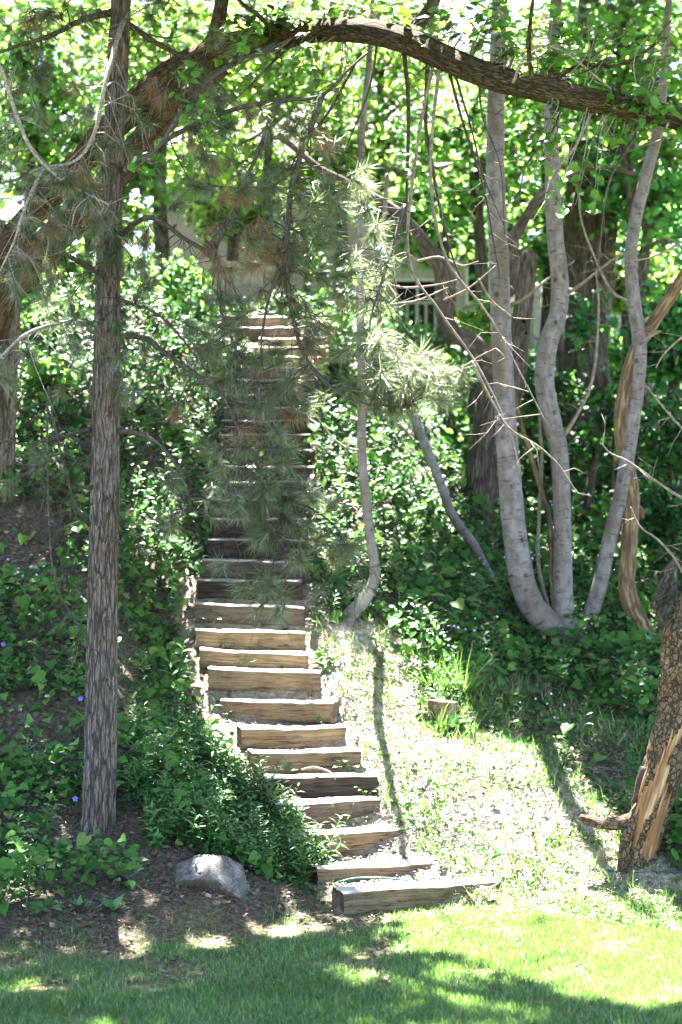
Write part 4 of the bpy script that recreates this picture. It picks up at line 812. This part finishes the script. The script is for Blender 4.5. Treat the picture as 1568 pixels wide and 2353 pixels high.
# pale lit dead twigs mid picture
mb = MB()
for pts in ([(850,560),(880,600),(930,580),(960,600)], [(860,640),(920,660),(1000,655),(1060,640)], [(960,600),(1010,590),(1060,610),(1100,600)], [(900,700),(960,690),(1030,660)], [(840,610),(870,650),(850,680)], [(1000,860),(1060,845),(1100,820),(1140,800)], [(1100,640),(1130,690),(1180,730)], [(1020,690),(1080,660),(1140,610)]):
    q = [P(a, b, DA-1.3) for a, b in pts]; p, _ = tube(mb, q, np.linspace(.012, .006, len(q)), 6, .05, .2); twigs(mb, p, 2, .22, .004, .1)
mb.build('dead_twigs', M['twig'], arch)
mb = MB(); fq = [P(a, b, d) for a, b, d in ((660,90,DA-.6),(600,120,19.2),(530,150,17.6),(470,190,16.6),(420,250,16.2),(370,330,16.),(320,380,15.9))]; fp, _ = tube(mb, fq, np.linspace(.03, .008, 7), 8, .06, .15)
fl = MB()
for cx, cy, rx, ry, n in ((440,165,45,22,30),(400,180,25,15,10),(445,240,50,25,30),(500,285,40,20,18),(335,370,55,25,26),(300,388,30,18,12),(540,120,50,30,26),(560,70,50,30,20),(480,330,40,20,12)):
    c = P(cx, cy, 16.3 if cx < 520 else 17.6); spray(mb, fl, c, (rx/F*16.3, .2, ry/F*16.3), n, fp[int(np.argmin(np.linalg.norm(fp-c, axis=1)))], (.07, .115))
br_ = mb.build('hanging_branch', M['branch'], arch); fl.build('leaves', M['spray'], br_)
mbw, mbl = MB(), MB()
for cx, cy, rx, ry, n, dz in ((560,60,60,50,60,-.5),(640,30,70,35,50,-.5),(700,60,50,30,28,-.7),(780,20,80,30,40,-.8),(850,40,50,30,22,-.9),(540,120,50,30,30,-.5),(600,170,50,40,26,-.7),(700,160,50,40,26,-.8),(770,260,45,35,26,-.9),(720,210,40,30,16,-.9),(480,330,40,30,18,-.8),(420,390,50,30,16,-.8),(960,100,40,25,16,-1.3),(1000,165,40,20,14,-1.4),(1060,60,60,40,26,-1.5),(1150,30,60,40,36,-1.7),(1220,60,60,50,50,-1.9),(1290,80,60,50,46,-2.),(1190,110,60,40,36,-1.8),(1260,140,50,40,36,-2.),(1330,40,60,40,26,-2.),(1245,300,30,40,26,-2.1),(1250,360,30,40,22,-2.1),(1110,10,50,30,20,-1.6),(1400,60,50,50,20,-2.),(1430,240,40,20,20,-2.2),(1500,270,60,25,36,-2.3),(1560,300,40,25,22,-2.3),(1480,210,50,25,22,-2.3),(950,390,30,20,12,-1.5),(1340,480,40,20,14,-2.1),(1280,470,30,20,12,-2.1),(1400,350,50,30,16,-2.1),(1530,60,50,60,24,-2.2),(1520,160,40,40,16,-2.2),(930,20,60,30,24,-1.1),(1000,40,50,30,20,-1.3)):
    D = DA+dz*1.68; c = P(cx, cy, D); d2 = np.linalg.norm(ap-c, axis=1); src = ap[int(np.argmin(d2))] if d2.min() < .9 else None
    mbw = MB(); spray(mbw, mbl, c, (rx/F*D, .22, ry/F*D), int(n*1.5), src, jit=0.); mbw.build('leaf_twig', M['grey_branch'], arch)
mbl.build('crown', M['spray'], arch)

# ---- grey trunk at the left edge
b_ = hit(10, 1142); D = b_[1]; e1 = root('grey_trunk_tree', b_, 'grey trunk at the far left edge, behind the leaning limb', 'tree')
mb = MB(); trunk(mb, [(10,1142,50),(14,1000,44),(20,850,42),(26,720,40),(14,620,36),(-20,480,32),(-70,300,30),(-120,0,24),(-160,-500,16)], D, 22, .07, .05); mb.build('trunk', M['old_bark'], e1)

# ---- pale barked clump
cb = hit(1290, 1478); DC = cb[1]
clump = root('pale_barked_tree', cb, 'clump of three smooth pale trunks spreading from one base on the right slope', 'tree')
mb = MB(); trunk(mb, [(1302,1486,84),(1262,1438,62),(1212,1370,58),(1186,1250,56),(1172,1100,52),(1162,950,49),(1154,800,47),(1148,620,46),(1141,450,42),(1139,280,40),(1144,120,37),(1150,0,34),(1160,-260,28),(1180,-600,18)], DC, 26, .06, 0.075, (8, 8, 3), [0,-.1,-.2,-.2,-.2,-.2,-.2,-.2,-.2,-.1,0,0,0,0]); mb.build('trunk', M['aspen'], clump)
mb = MB(); trunk(mb, [(1300,1480,92),(1295,1420,56),(1294,1370,48),(1294,1280,43),(1292,1150,41),(1284,1030,42),(1266,960,46),(1252,880,45),(1258,800,45),(1283,720,42),(1287,640,40),(1276,540,37),(1271,420,35),(1268,280,33),(1272,140,31),(1278,0,28),(1290,-300,22),(1300,-600,14)], DC, 26, .06, .05, (8, 8, 3)); mb.build('trunk', M['aspen'], clump)
mb = MB(); trunk(mb, [(1328,1480,66),(1350,1436,42),(1378,1350,36),(1404,1230,34),(1428,1130,34),(1448,1010,34),(1466,880,33),(1470,790,32),(1456,690,32),(1450,600,30),(1462,500,29),(1486,400,28),(1508,320,26),(1520,240,22),(1530,100,18),(1545,-100,12)], DC+.2, 22, .06, .06, (8, 8, 3)); mb.build('trunk', M['aspen'], clump)
mb = MB(); trunk(mb, [(1275,1400,14),(1268,1300,13),(1264,1200,12),(1230,1080,11),(1200,980,10),(1180,900,8)], DC+.1, 10, .08, .12); mb.build('thin_stem', M['red_bark'], clump)
mb = MB(); trunk(mb, [(1262,1400,9),(1238,1300,9),(1240,1180,8),(1246,1050,7),(1240,950,6),(1256,860,5)], DC+.25, 8, .08, .12); mb.build('thin_stem', M['twig'], clump)
for pts in ([(1285,690,),(1340,650),(1390,610),(1420,590),(1480,560)], [(1160,700),(1200,690),(1260,640),(1320,600)], [(1300,1000),(1360,880),(1376,720),(1370,620)], [(1470,790),(1500,770),(1520,760)], [(1440,690),(1400,660),(1340,520),(1330,430)]):
    mb = MB(); q = [P(a[0], a[1], DC-.05) for a in pts]; p, _ = tube(mb, q, np.linspace(.02, .009, len(q)), 8, .06, .1); twigs(mb, p, 6, .4, .005, 0); mb.build('branch', M['twig'], clump)

# ---- tan peeling trunk right of the clump
b_ = hit(1478, 1468); D = b_[1]; e1 = root('peeling_tree', b_, 'crooked tan trunk with peeling bark forking right behind the pale clump', 'tree')
mb = MB(); trunk(mb, [(1482,1470,66),(1462,1420,48),(1442,1350,40),(1446,1250,38),(1452,1150,38),(1440,1060,34),(1428,980,34),(1436,900,34),(1460,810,32),(1490,760,30),(1530,700,30),(1575,630,30),(1640,540,28)], D, 24, .05, .14, (10, 10, 2)); mb.build('trunk', M['red_bark'], e1)
mb = MB(); q = [P(a, b, D) for a, b in ((1450,1180),(1470,1170),(1476,1190))]; tube(mb, q, [.05, .045, .03], 12, .03, .2); mb.build('broken_knot', M['red_bark'], e1)

# ---- thin bent trunk and leaning stem beside the flight
b_ = hit(803, 1418); D = b_[1]; e1 = root('bent_sapling', b_, 'thin pale trunk with a hooked base, growing right beside the steps', 'tree')
mb = MB(); trunk(mb, [(800,1420,36),(828,1390,32),(854,1350,27),(862,1310,24),(852,1240,23),(842,1150,23),(832,1040,22),(832,930,20),(830,800,19),(828,680,19),(832,520,18),(828,400,17),(836,260,15),(850,120,13),(860,-60,10),(870,-300,7)], D, 18, .05, .07, (10, 10, 3)); mb.build('trunk', M['aspen'], e1)
mb = MB(); q = [P(a, b, D-.1) for a, b in ((828,1035),(800,1030),(770,1010),(740,975),(715,935))]; p, _ = tube(mb, q, np.linspace(.014, .006, len(q)), 7, .05, .15); twigs(mb, p, 5, .3, .004, .1); mb.build('branch', M['twig'], e1)
b_ = hit(1140, 1362); D = b_[1]; e1 = root('leaning_sapling', b_, 'slender grey stem leaning left from the leafy slope behind the sunlit pine tuft', 'tree')
mb = MB(); trunk(mb, [(1142,1366,24),(1118,1310,22),(1086,1250,23),(1040,1185,22),(1012,1110,22),(985,1040,22),(960,980,21),(938,930,20),(905,860,18),(880,780,16),(870,700,14),(880,560,12),(890,400,9)], D, 16, .05, .07, (10, 10, 3)); mb.build('trunk', M['aspen'], e1)

# ---- forked dark tree
b_ = hit(1096, 1185); D = b_[1]; e1 = root('forked_old_tree', b_, 'old furrowed tree forking low, its dark left limb snaking over the middle of the picture', 'tree')
mb = MB(); trunk(mb, [(1094,1190,86),(1100,1120,74),(1112,1020,64),(1122,920,58),(1128,860,54),(1124,826,46)], D, 28, .06, .09, (9, 9, 2)); mb.build('trunk', M['old_bark'], e1)
mb = MB(); trunk(mb, [(1132,870,50),(1116,822,50),(1082,786,46),(1042,764,40),(1022,720,40),(1022,660,42),(1012,610,40),(985,575,36),(955,530,26),(920,490,22),(880,465,20),(800,420,18),(740,390,17),(690,350,16),(640,310,15)], D-.03, 24, .06, .14, (9, 9, 2), sink=0); mb.build('snaking_limb', M['dark_bark'], e1)
mb = MB(); trunk(mb, [(1112,1150,60),(1138,1050,56),(1168,940,52),(1186,850,50),(1196,760,46),(1206,680,42),(1212,620,40),(1216,580,34)], D+.05, 28, .06, .09, (9, 9, 2), sink=0); mb.build('woodpecker_limb', M['old_bark'], e1)
mb = MB()
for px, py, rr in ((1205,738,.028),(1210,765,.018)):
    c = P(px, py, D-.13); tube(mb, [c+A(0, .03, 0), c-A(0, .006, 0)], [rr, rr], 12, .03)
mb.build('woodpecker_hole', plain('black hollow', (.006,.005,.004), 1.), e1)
mb = MB(); trunk(mb, [(1170,680,18),(1180,610,26),(1178,560,26),(1196,520,24),(1226,470,20),(1246,445,20),(1290,420,18),(1320,400,14),(1380,380,12),(1460,400,10)], D-.3, 16, .06, .25, (9, 9, 4), sink=0); mb.build('dark_limb', M['dark_bark'], e1)
# ---- wide trunk
b_ = hit(1345, 985); D = b_[1]; e1 = root('wide_trunk_tree', b_, 'very wide grey furrowed trunk standing back between the pale trunks', 'tree')
mb = MB(); trunk(mb, [(1348,990,132),(1350,900,112),(1346,820,100),(1350,740,102),(1356,650,108),(1352,560,112),(1350,470,100),(1350,380,92),(1355,250,80),(1360,100,70),(1365,-100,60)], D, 34, .09, .07, (6, 6, 1.2)); mb.build('trunk', M['old_bark'], e1)
mb = MB(); trunk(mb, [(1384,640,50),(1394,560,48),(1400,470,46),(1410,350,44),(1420,200,40),(1440,0,34)], D-.35, 20, .09, .07, (6, 6, 1.2), sink=0); mb.build('side_limb', M['old_bark'], e1)
# ---- maple sapling in front of it
b_ = hit(1350, 1195); D = b_[1]; e1 = root('maple_sapling', b_, 'dark thin stem with bright green lobed leaves before the wide trunk', 'sapling')
mb = MB(); trunk(mb, [(1346,1200,20),(1360,1100,20),(1372,1000,20),(1382,940,22),(1370,860,18),(1350,780,14),(1340,700,10),(1345,600,6)], D, 12, .08, .1); mb.build('trunk', M['dark_bark'], e1)
mb = MB(); trunk(mb, [(1380,945,14),(1395,900,12),(1386,840,10)], D, 10, .08, .1, sink=0); mb.build('branch', M['dark_bark'], e1)
MAPLE = (A((0,0,0),(.18,.16,.03),(.52,.22,.04),(.30,.44,.03),(.42,.74,.0),(.14,.66,.02),(0,1.05,-.08),(-.14,.66,.02),(-.42,.74,0),(-.30,.44,.03),(-.52,.22,.04),(-.18,.16,.03)), [I((0,1,11),(1,2,3),(3,4,5),(5,6,7),(7,8,9),(9,10,11)), I((11,1,3,9),(9,3,5,7))])
mbl = MB()
for cx, cy, rx, ry, n in ((1320,690,50,30,22),(1350,730,50,30,22),(1310,780,50,25,18),(1345,800,40,25,14),(1300,640,40,25,14),(1390,660,40,30,12),(1400,740,40,30,10)):
    mbw = MB(); spray(mbw, mbl, P(cx, cy, D-.2), (rx/F*D, .25, ry/F*D), n, P(1350, 760, D), (.11, .17), MAPLE, -.25, 0.); mbw.build('leaf_twig', M['dark_bark'], e1)
mbl.build('crown', M['maple'], e1)

# ---- broken trunk at the right
b_ = hit(1482, 1972); D = b_[1]; bt = root('broken_tree', b_, 'broken leaning trunk at the right edge, flaking bark torn open on orange wood', 'tree')
BL = [(1470,1978,80),(1484,1918,82),(1499,1854,88),(1518,1791,92),(1538,1727,95),(1555,1664,97),(1566,1569,98),(1571,1458,96),(1578,1436,74),(1590,1370,50),(1600,1300,40),(1610,1200,30)]
pts = [P(a, b, D) for a, b, c in BL]; pts = [pts[0]-A(.02, 0, .15)]+pts; rad = [px2m(c, D) for a, b, c in BL]; rad = [rad[0]*1.1]+rad
mb = MB(); tube(mb, pts, np.array(rad)*.90, 40, .03, .04, (14, 14, 1.5)); mb.build('bare_wood', M['bare_wood'], bt)
def mask(th, s, u):
    n = fbm(np.stack([np.cos(th)*3, np.sin(th)*3, s*2.6], -1)+7, 3)-.5; a = (th+math.pi) % (2*math.pi)-math.pi   # th=0 faces the camera
    hole = (s > .2+n*.2) & (s < .98+n*.5-.25*np.abs(a)) & (a > -1.25+n*.5) & (a < 1.0+n*.5) & (np.abs(a-.12-(s-.6)*1.6) > .17+n*.35)
    hole |= (np.abs(a+.30-(s-1.05)*1.7) < .15+n*.3) & (s > .9) & (s < 1.75)
    return ~hole
mb = MB(); tube(mb, pts[:-2], rad[:-2], 84, .02, .10, (22, 22, 9), mask=mask); ob = mb.build('bark', M['rough_bark'], bt)
so_ = ob.modifiers.new('thickness', 'SOLIDIFY'); so_.thickness = .036; so_.offset = -1
mb = MB()
q = P(1482, 1765, D-.02); tube(mb, [q, P(1472,1790,D-.05), P(1462,1825,D-.06), P(1450,1848,D-.05)], [.035, .03, .025, .005], 8, .03, .4)
mb.build('loose_bark', M['dark_bark'], bt)
for px, py, l, wd in ((1478,1800,.30,.012),(1492,1830,.34,.010),(1506,1790,.26,.013),(1518,1850,.3,.011),(1500,1900,.24,.012),(1530,1820,.26,.010),(1468,1850,.22,.010),(1540,1700,.3,.012),(1524,1735,.24,.010)):
    mb = MB(); a = P(px, py, D-.155); up_ = A(.28, 0, .96); tube(mb, [a-up_*l*.5, a+A(0, -.012, 0), a+up_*l*.5], [.003, wd, .002], 6, .03, .3); mb.build('splinter', M['bare_wood'], bt)
mb = MB(); q = [P(1432, 1990, D-.1)-A(0, 0, .06), P(1440,1940,D-.09), P(1452,1895,D-.08), P(1468,1855,D-.05), P(1485,1815,D-.02)]; tube(mb, q, [.06, .055, .05, .04, .01], 14, .03, .25); mb.build('bark_buttress', M['rough_bark'], bt)
mb = MB(); q = [P(1470,1878,D), P(1430,1890,D-.05), P(1395,1893,D-.05), P(1362,1888,D), P(1335,1878,D+.05)]
for i in range(len(q)): q[i][2] = max(q[i][2], float(G(q[i][0], q[i][1]))-.005) if i else q[i][2]
tube(mb, q, [.075, .062, .055, .046, .026], 16, .03, .22); mb.build('root', M['rough_bark'], bt)
for pts_ in ([(1585,1350),(1568,1312),(1545,1275),(1510,1238),(1480,1218),(1465,1200),(1450,1165)], [(1600,1160),(1560,1140),(1500,1100),(1440,1058),(1420,1050),(1398,1038),(1386,1022),(1390,995)], [(1620,740),(1580,765),(1550,790),(1525,815),(1508,845)], [(1600,1020),(1560,975),(1520,930),(1485,885)], [(1600,540),(1560,560),(1500,590),(1440,600)]):
    mb = MB(); q_ = [P(a, b, D+.1-.02*i) for i, (a, b) in enumerate(pts_)]; p, _ = tube(mb, q_, np.linspace(.014, .005, len(q_)), 8, .04, .15); twigs(mb, p, 6, .22, .004, 0.); mb.build('dead_branch', M['twig'], bt)
# ================================================================ background trees and shrubs
def crown_leaves(mb, c, r, n, size, tpl=HEX, clumps=None):
    """leaves gathered in clumps through an uneven crown"""
    k = clumps or max(8, n//70); u = rng.normal(size=(k, 3)); u /= np.linalg.norm(u, axis=1)[:, None]; cc = c+u*(rng.random((k, 1))**.45)*np.array(r)
    w_ = rng.random(k)+.3; q = rng.choice(k, n, p=w_/w_.sum()); cr = rng.uniform(.14, .34, k)*np.mean(r)
    pos = cc[q]+rng.normal(size=(n, 3))*cr[q][:, None]*A(.8, .8, .5)
    inst(mb, tpl, pos, rots(A(0, -.25, .8)+rng.normal(size=(n, 3))*.55, rng.normal(size=(n, 3))+A(0, 0, -.5)), rng.uniform(size[0], size[1], n)); return cc
def leafy(px, pby, D, cpy, rx, ry, n, mat, lab, size=(.10, .19), tw=16, name='leafy_tree', cat='tree', grp='leafy trees behind the flight', cpx=None, ry3=None):
    cpx = px if cpx is None else cpx; c = P(cpx, cpy, D); bx = (px-CX)/F*D; b = A(bx, D, float(G(bx, D)))
    r = root(name, b, lab, cat, grp); mb = MB(); top = c+A(0, 0, ry/F*D*.5); r0 = px2m(tw*1.6, D)
    mid = (b+c)/2+A(rng.normal()*.15, 0, 0); p, _ = tube(mb, [b-A(0, 0, .2), mid, c, top], [r0, r0*.75, r0*.5, r0*.15], 12, .2, .08); mb.build('trunk', M['old_bark' if tw > 10 else 'dark_bark'], r)
    m2 = MB(); cc = crown_leaves(m2, c, (rx/F*D, (ry3 or 1.3), ry/F*D), n, size)
    m3 = MB()
    for q in cc[:14]:
        i = int(np.argmin(np.linalg.norm(p-q-A(0, 0, -.3), axis=1))); tube(m3, [p[i], (p[i]+q)/2+A(0, 0, .12), q], [r0*.35, r0*.22, .006], 6, .2)
    m3.build('limbs', M['old_bark' if tw > 10 else 'dark_bark'], r); m2.build('crown', M[mat], r)
BGT = [
 (520,33,500,120,60,1300,'c_yel','small yellow green tree before the tan house wall, right of the pine'),(680,34,560,90,50,900,'c_grn','low green tree before the tan house wall above the head of the flight'),
 (90,30,220,160,190,2600,'c_grn','leafy tree high behind the pine at the upper left corner'), (360,32,150,200,170,2600,'c_yel','yellow green tree behind the pine trunk, right of it at the top'),
 (620,33,120,210,180,2600,'c_yel','bright yellow green tree behind the bend of the arching limb'), (900,35,180,200,200,2600,'c_yel','sunny tree behind the middle of the arching limb'),
 (1090,31,330,150,190,2000,'c_grn','leafy tree between the dark hanging twigs and the left pale trunk'), (1230,33,200,150,190,2400,'c_yel','bright tree between the two left pale trunks'),
 (1440,30,200,200,200,2800,'c_grn','leafy tree behind the right end of the arching limb'), (1520,31,460,170,150,2600,'c_blu','cool green leafy tree at the right edge below the arching limb'),
 (1290,34,470,130,120,1700,'c_yel','yellowish young tree behind the fork of the dark limb'), (760,34,380,170,130,2000,'c_yel','bright low tree behind the hanging pine branches'),
 (480,34,330,170,130,2200,'c_yel','yellow green low tree left of the hanging pine branches'), (180,31,430,190,130,2400,'c_grn','leafy tree behind the leaning trunk at the left'),
 (50,29,640,130,110,1800,'c_grn','leafy young tree low at the left edge under the leaning trunk'), (1010,36,480,150,110,1800,'c_grn','leafy tree over the beige house'),
 (1420,33,640,110,80,1400,'c_yel','small yellow tree before the pale fence at the right'), (1180,33,560,90,90,1300,'c_grn','young leafy tree left of the wide trunk'), (1540,29,760,110,120,1700,'c_blu','dense cool green young tree at the right edge behind the peeling trunk'), (1130,38,280,230,220,2600,'c_yel','pale sunny tree far back above the house'), (820,39,60,260,160,2600,'c_yel','tall sunny tree far back at the top middle'), (260,38,60,260,180,2600,'c_yel','tall sunny tree far back at the top left'), (1450,39,60,240,170,2600,'c_grn','tall tree far back at the top right')]
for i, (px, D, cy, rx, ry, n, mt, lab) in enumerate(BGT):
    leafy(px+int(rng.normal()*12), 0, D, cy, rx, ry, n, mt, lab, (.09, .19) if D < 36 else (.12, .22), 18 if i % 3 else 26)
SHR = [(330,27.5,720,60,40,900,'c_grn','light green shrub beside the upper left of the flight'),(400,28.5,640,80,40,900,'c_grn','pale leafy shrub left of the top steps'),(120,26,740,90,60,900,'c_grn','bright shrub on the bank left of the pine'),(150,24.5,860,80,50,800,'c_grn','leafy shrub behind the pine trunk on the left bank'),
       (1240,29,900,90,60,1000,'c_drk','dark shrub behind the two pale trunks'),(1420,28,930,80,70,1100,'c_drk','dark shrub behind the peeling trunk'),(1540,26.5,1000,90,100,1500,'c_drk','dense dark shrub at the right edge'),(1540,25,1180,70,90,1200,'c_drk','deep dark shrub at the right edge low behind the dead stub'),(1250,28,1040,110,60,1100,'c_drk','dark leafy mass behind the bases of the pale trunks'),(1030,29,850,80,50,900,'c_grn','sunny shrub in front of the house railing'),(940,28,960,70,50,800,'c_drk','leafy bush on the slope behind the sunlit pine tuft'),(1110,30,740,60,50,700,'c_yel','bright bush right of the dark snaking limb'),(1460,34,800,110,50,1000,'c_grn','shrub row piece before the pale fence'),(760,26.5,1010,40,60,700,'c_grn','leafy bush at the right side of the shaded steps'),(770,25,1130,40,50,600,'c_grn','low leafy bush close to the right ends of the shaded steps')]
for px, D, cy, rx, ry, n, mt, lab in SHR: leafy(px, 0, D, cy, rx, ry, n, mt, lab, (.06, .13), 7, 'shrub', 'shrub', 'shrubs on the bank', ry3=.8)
mb = MB()
n = 24000; x = rng.uniform(-19, 22, n); y = rng.uniform(47, 66, n); z = G(x, y)+rng.random(n)**1.2*13; k = vnoise(np.stack([x*.45, y*.3, z*.45], -1)) > .44
pos = np.stack([x, y, z], -1)[k]; inst(mb, HEX, pos, rots(A(0, -.3, .8)+rng.normal(size=pos.shape)*.6), rng.uniform(.28, .60, len(pos)))
tag(mb.build('far_wood', M['c_yel']), 'far sunlit woods closing the view behind all trees', 'woods', kind='stuff')

# ================================================================ house, fence, walls
def box(mb, a, b):
    a, b = np.minimum(a, b), np.maximum(a, b); v = [(x, y, z) for x in (a[0], b[0]) for y in (a[1], b[1]) for z in (a[2], b[2])]
    mb.add(A(*v), [I((0,1,3,2),(4,6,7,5),(0,4,5,1),(2,3,7,6),(0,2,6,4),(1,5,7,3))]); return mb
HD = 40.; hb = P(860, 900, HD); hz = float(G(hb[0], HD)); x0, x1 = (380-CX)/F*HD, (1150-CX)/F*HD; zt = H+(CY-400)/F*HD
hs = root('house', A((x0+x1)/2, HD, hz), 'beige house with dark windows half hidden behind trees at the head of the bank', 'house')
ops = [(905, 1015, 640, 790), (1070, 1130, 560, 700)]
xsn = sorted({x0, x1} | {(o[0]-CX)/F*HD for o in ops} | {(o[1]-CX)/F*HD for o in ops}); zsn = sorted({hz-.4, zt} | {H-(o[2]-CY)/F*HD for o in ops} | {H-(o[3]-CY)/F*HD for o in ops})
mb = MB()
for i in range(len(xsn)-1):
    for j in range(len(zsn)-1):
        mx, mz = (xsn[i]+xsn[i+1])/2, (zsn[j]+zsn[j+1])/2; ppx = CX+F*mx/HD; ppy = CY-F*(mz-H)/HD
        if not any(o[0] < ppx < o[1] and o[2] < ppy < o[3] for o in ops): box(mb, A(xsn[i], HD, zsn[j]), A(xsn[i+1], HD+.25, zsn[j+1]))
box(mb, A(x0, HD+.26, hz-.4), A(x0+.2, HD+6, zt)); box(mb, A(x1-.2, HD+.26, hz-.4), A(x1, HD+6, zt)); mb.build('wall', M['wall'], hs, smooth=False)
for o in ops:
    a, b = (o[0]-CX)/F*HD, (o[1]-CX)/F*HD; zb, z2 = H-(o[3]-CY)/F*HD, H-(o[2]-CY)/F*HD; mb = MB()
    box(mb, A(a, HD+.12, zb), A(b, HD+.16, z2)); wn = mb.build('window', M['dark_glass'], hs, smooth=False); mb = MB(); f = .05
    for q in ((a, b, zb, zb+f), (a, b, z2-f, z2), (a, a+f, zb+f, z2-f), (b-f, b, zb+f, z2-f), ((a+b)/2-.02, (a+b)/2+.02, zb+f, z2-f)): box(mb, A(q[0], HD-.03, q[2]), A(q[1], HD+.10, q[3]))
    mb.build('frame', M['white'], wn, smooth=False)
mb = MB(); mb.add(A((x0-.4,HD-.6,zt-.1),(x1+.4,HD-.6,zt-.1),(x1+.4,HD+3.2,zt+2.),(x0-.4,HD+3.2,zt+2.),(x0-.4,HD-.6,zt+.05),(x1+.4,HD-.6,zt+.05),(x1+.4,HD+3.2,zt+2.15),(x0-.4,HD+3.2,zt+2.15),(x0-.4,HD+6.5,zt-.1),(x1+.4,HD+6.5,zt-.1)), [I((0,3,2,1),(4,5,6,7),(0,1,5,4),(1,2,6,5),(3,0,4,7),(7,6,9,8))]); mb.build('roof', M['roof'], hs, smooth=False)
# railing in front of the dark window
def palings(name, a, b, D, top, bot, step, wd, mat, lab, cat, rails=((.06, .05),), grp=None):
    xa, xb = (a-CX)/F*D, (b-CX)/F*D; z1, z0 = H-(top-CY)/F*D, H-(bot-CY)/F*D; r = root(name, A((xa+xb)/2, D, z0), lab, cat, grp)
    for dz, h in rails: mb = MB(); box(mb, A(xa, D-.05, z1-dz-h), A(xb, D-.021, z1-dz)); mb.build('rail', M[mat], r, smooth=False)
    x = xa; k = 0; mb = MB()
    while x < xb-wd: box(mb, A(x, D-.02, z0-.3), A(x+wd, D+.01, z1+(.0 if wd > .06 else -.02))); x += step
    o = mb.build('palings', M[mat], r, smooth=False)
    for xp in np.arange(xa, xb+.01, 1.2): mb = MB(); box(mb, A(xp-.05, D+.012, z0-.3), A(xp+.05, D+.11, z1+.06)); mb.build('post', M[mat], r, smooth=False)
palings('railing', 890, 1030, 37, 692, 812, .16, .045, 'white', 'cream railing before the dark window of the beige house', 'railing', ((0, .05), (.75, .04)))
palings('railing', 1035, 1120, 37.6, 735, 825, .16, .045, 'white', 'lower cream railing right of the dark snaking limb', 'railing', ((0, .05), (.55, .04)))
palings('board_fence', 1225, 1620, 37, 655, 835, .17, .14, 'fence', 'pale board fence behind the trees at the right', 'fence', ((.12, .08), (1.0, .08)))
# stone edging at the head of the flight
mb = MB()
for k, (a, b, tp, bt_) in enumerate(((440,520,590,650),(520,610,600,655),(610,700,610,655),(430,500,650,700))):
    D = 30.5-.4*(k == 3); p0, p1 = P(a, bt_, D), P(b-3, tp, D); box(mb, p0-A(0, 0, .6), p1+A(0, .4, 0))
tag(mb.build('retaining_wall', M['stone'], loc=P(560, 650, 30.6), smooth=False), 'low beige retaining wall of big blocks above the head of the flight', 'wall')

# ================================================================ unseen leaves added above the frame, shaped by LIT to shade the bank
LIT = [
 ([(900,2250),(1140,2250),(1220,2800),(930,2800)], .99),
 ([(452,1440),(705,1435),(800,1430),(900,1450),(1000,1500),(1070,1550),(1110,1690),(1150,1690),(1310,1770),(1430,1900),(1500,2020),(1568,2090),(1640,2200),(1640,2330),(1300,2290),(1090,2230),(960,2180),(860,2110),(770,2090),(700,2000),(640,1930),(600,1800),(560,1760),(470,1600),(430,1500)], .97),
 ([(700,1020),(860,1000),(1000,930),(1090,1010),(1080,1180),(1050,1270),(950,1330),(760,1350),(705,1300)], .97),
 ([(280,640),(500,640),(520,900),(470,1080),(400,1100),(280,950)], .65),
 ([(500,680),(760,680),(760,870),(560,880)], .85),
 ([(0,1020),(110,1020),(110,1130),(0,1130)], .8),
 ([(290,1150),(450,1150),(450,1450),(330,1500),(290,1400)], .62),
 ([(380,1580),(500,1600),(620,1800),(680,1960),(560,1900),(420,1700)], .8),
 ([(450,1280),(700,1280),(700,1440),(450,1440)], .12), ([(480,890),(745,890),(735,1280),(450,1280)], .05),
 ([(950,2120),(1568,2250),(1568,2400),(1250,2360),(1000,2330),(880,2200)], .35),
 ([(0,1400),(200,1400),(200,1800),(0,1800)], .20),
 ([(-50,2080),(350,2060),(800,2090),(800,2170),(-50,2220)], .15),
 ([(1050,1480),(1600,1480),(1600,2000),(1430,1900),(1310,1770),(1130,1690)], .05),
 ([(1090,900),(1600,900),(1600,1480),(1090,1480)], .07),
 ([(820,760),(1075,740),(1120,900),(1000,930),(830,960)], .75),
]
def litfrac(px, py):
    f = np.full(px.shape, .07); f = np.where(py < 960, .6, f); f = np.where(py < 700, .8, f); done = np.zeros(px.shape, bool)
    for poly, v in LIT:
        k = inpoly(px, py, poly) & ~done; f = np.where(k, v, f); done |= k
    return f
def thresh(f): return np.interp(f, [0, .05, .15, .3, .5, .7, .85, .95, 1], [0, .29, .36, .42, .49, .55, .61, .75, 1.1])
n = NCAN; x = rng.uniform(-8.5, 8.5, n); y = rng.uniform(14.5, 31.5, n); z = H+.2365*y+.55+rng.random(n)**1.3*2.6
p = np.stack([x, y, z], -1); tt = (p[:, 2]-1.)/SUN[2]
for _ in range(14):
    g = p-SUN*tt[:, None]; tt = tt+.75*(g[:, 2]-G(g[:, 0], g[:, 1]))/SUN[2]
g = p-SUN*tt[:, None]; px, py = proj(g); f = litfrac(px, py); f = np.where((g[:, 1] < 12.4), .3, f)
nz = .62*vnoise(np.stack([g[:, 0]*2.0, g[:, 1]*1.5, 0*px], -1))+.38*vnoise(np.stack([g[:, 0]*5, g[:, 1]*4., 0*px+3], -1))
k = nz > thresh(f); p = p[k]
def over(sel, parent):  # leaves added out of view for their shadow, only parented to a tree
    q = p[sel]; mb = MB(); inst(mb, HEX, q, rots(A(0, .35, .9)+rng.normal(size=q.shape)*.45), rng.uniform(.12, .24, len(q))); mb.build('crown', M['shade_canopy'], parent)
s1 = p[:, 0] > .9; over(s1, clump); over(~s1, arch)
print('DP', DP, 'DA', DA, 'DC', DC)
print('canopy leaves', len(p))
print('things', sum(1 for o in COL.objects if o.parent is None))
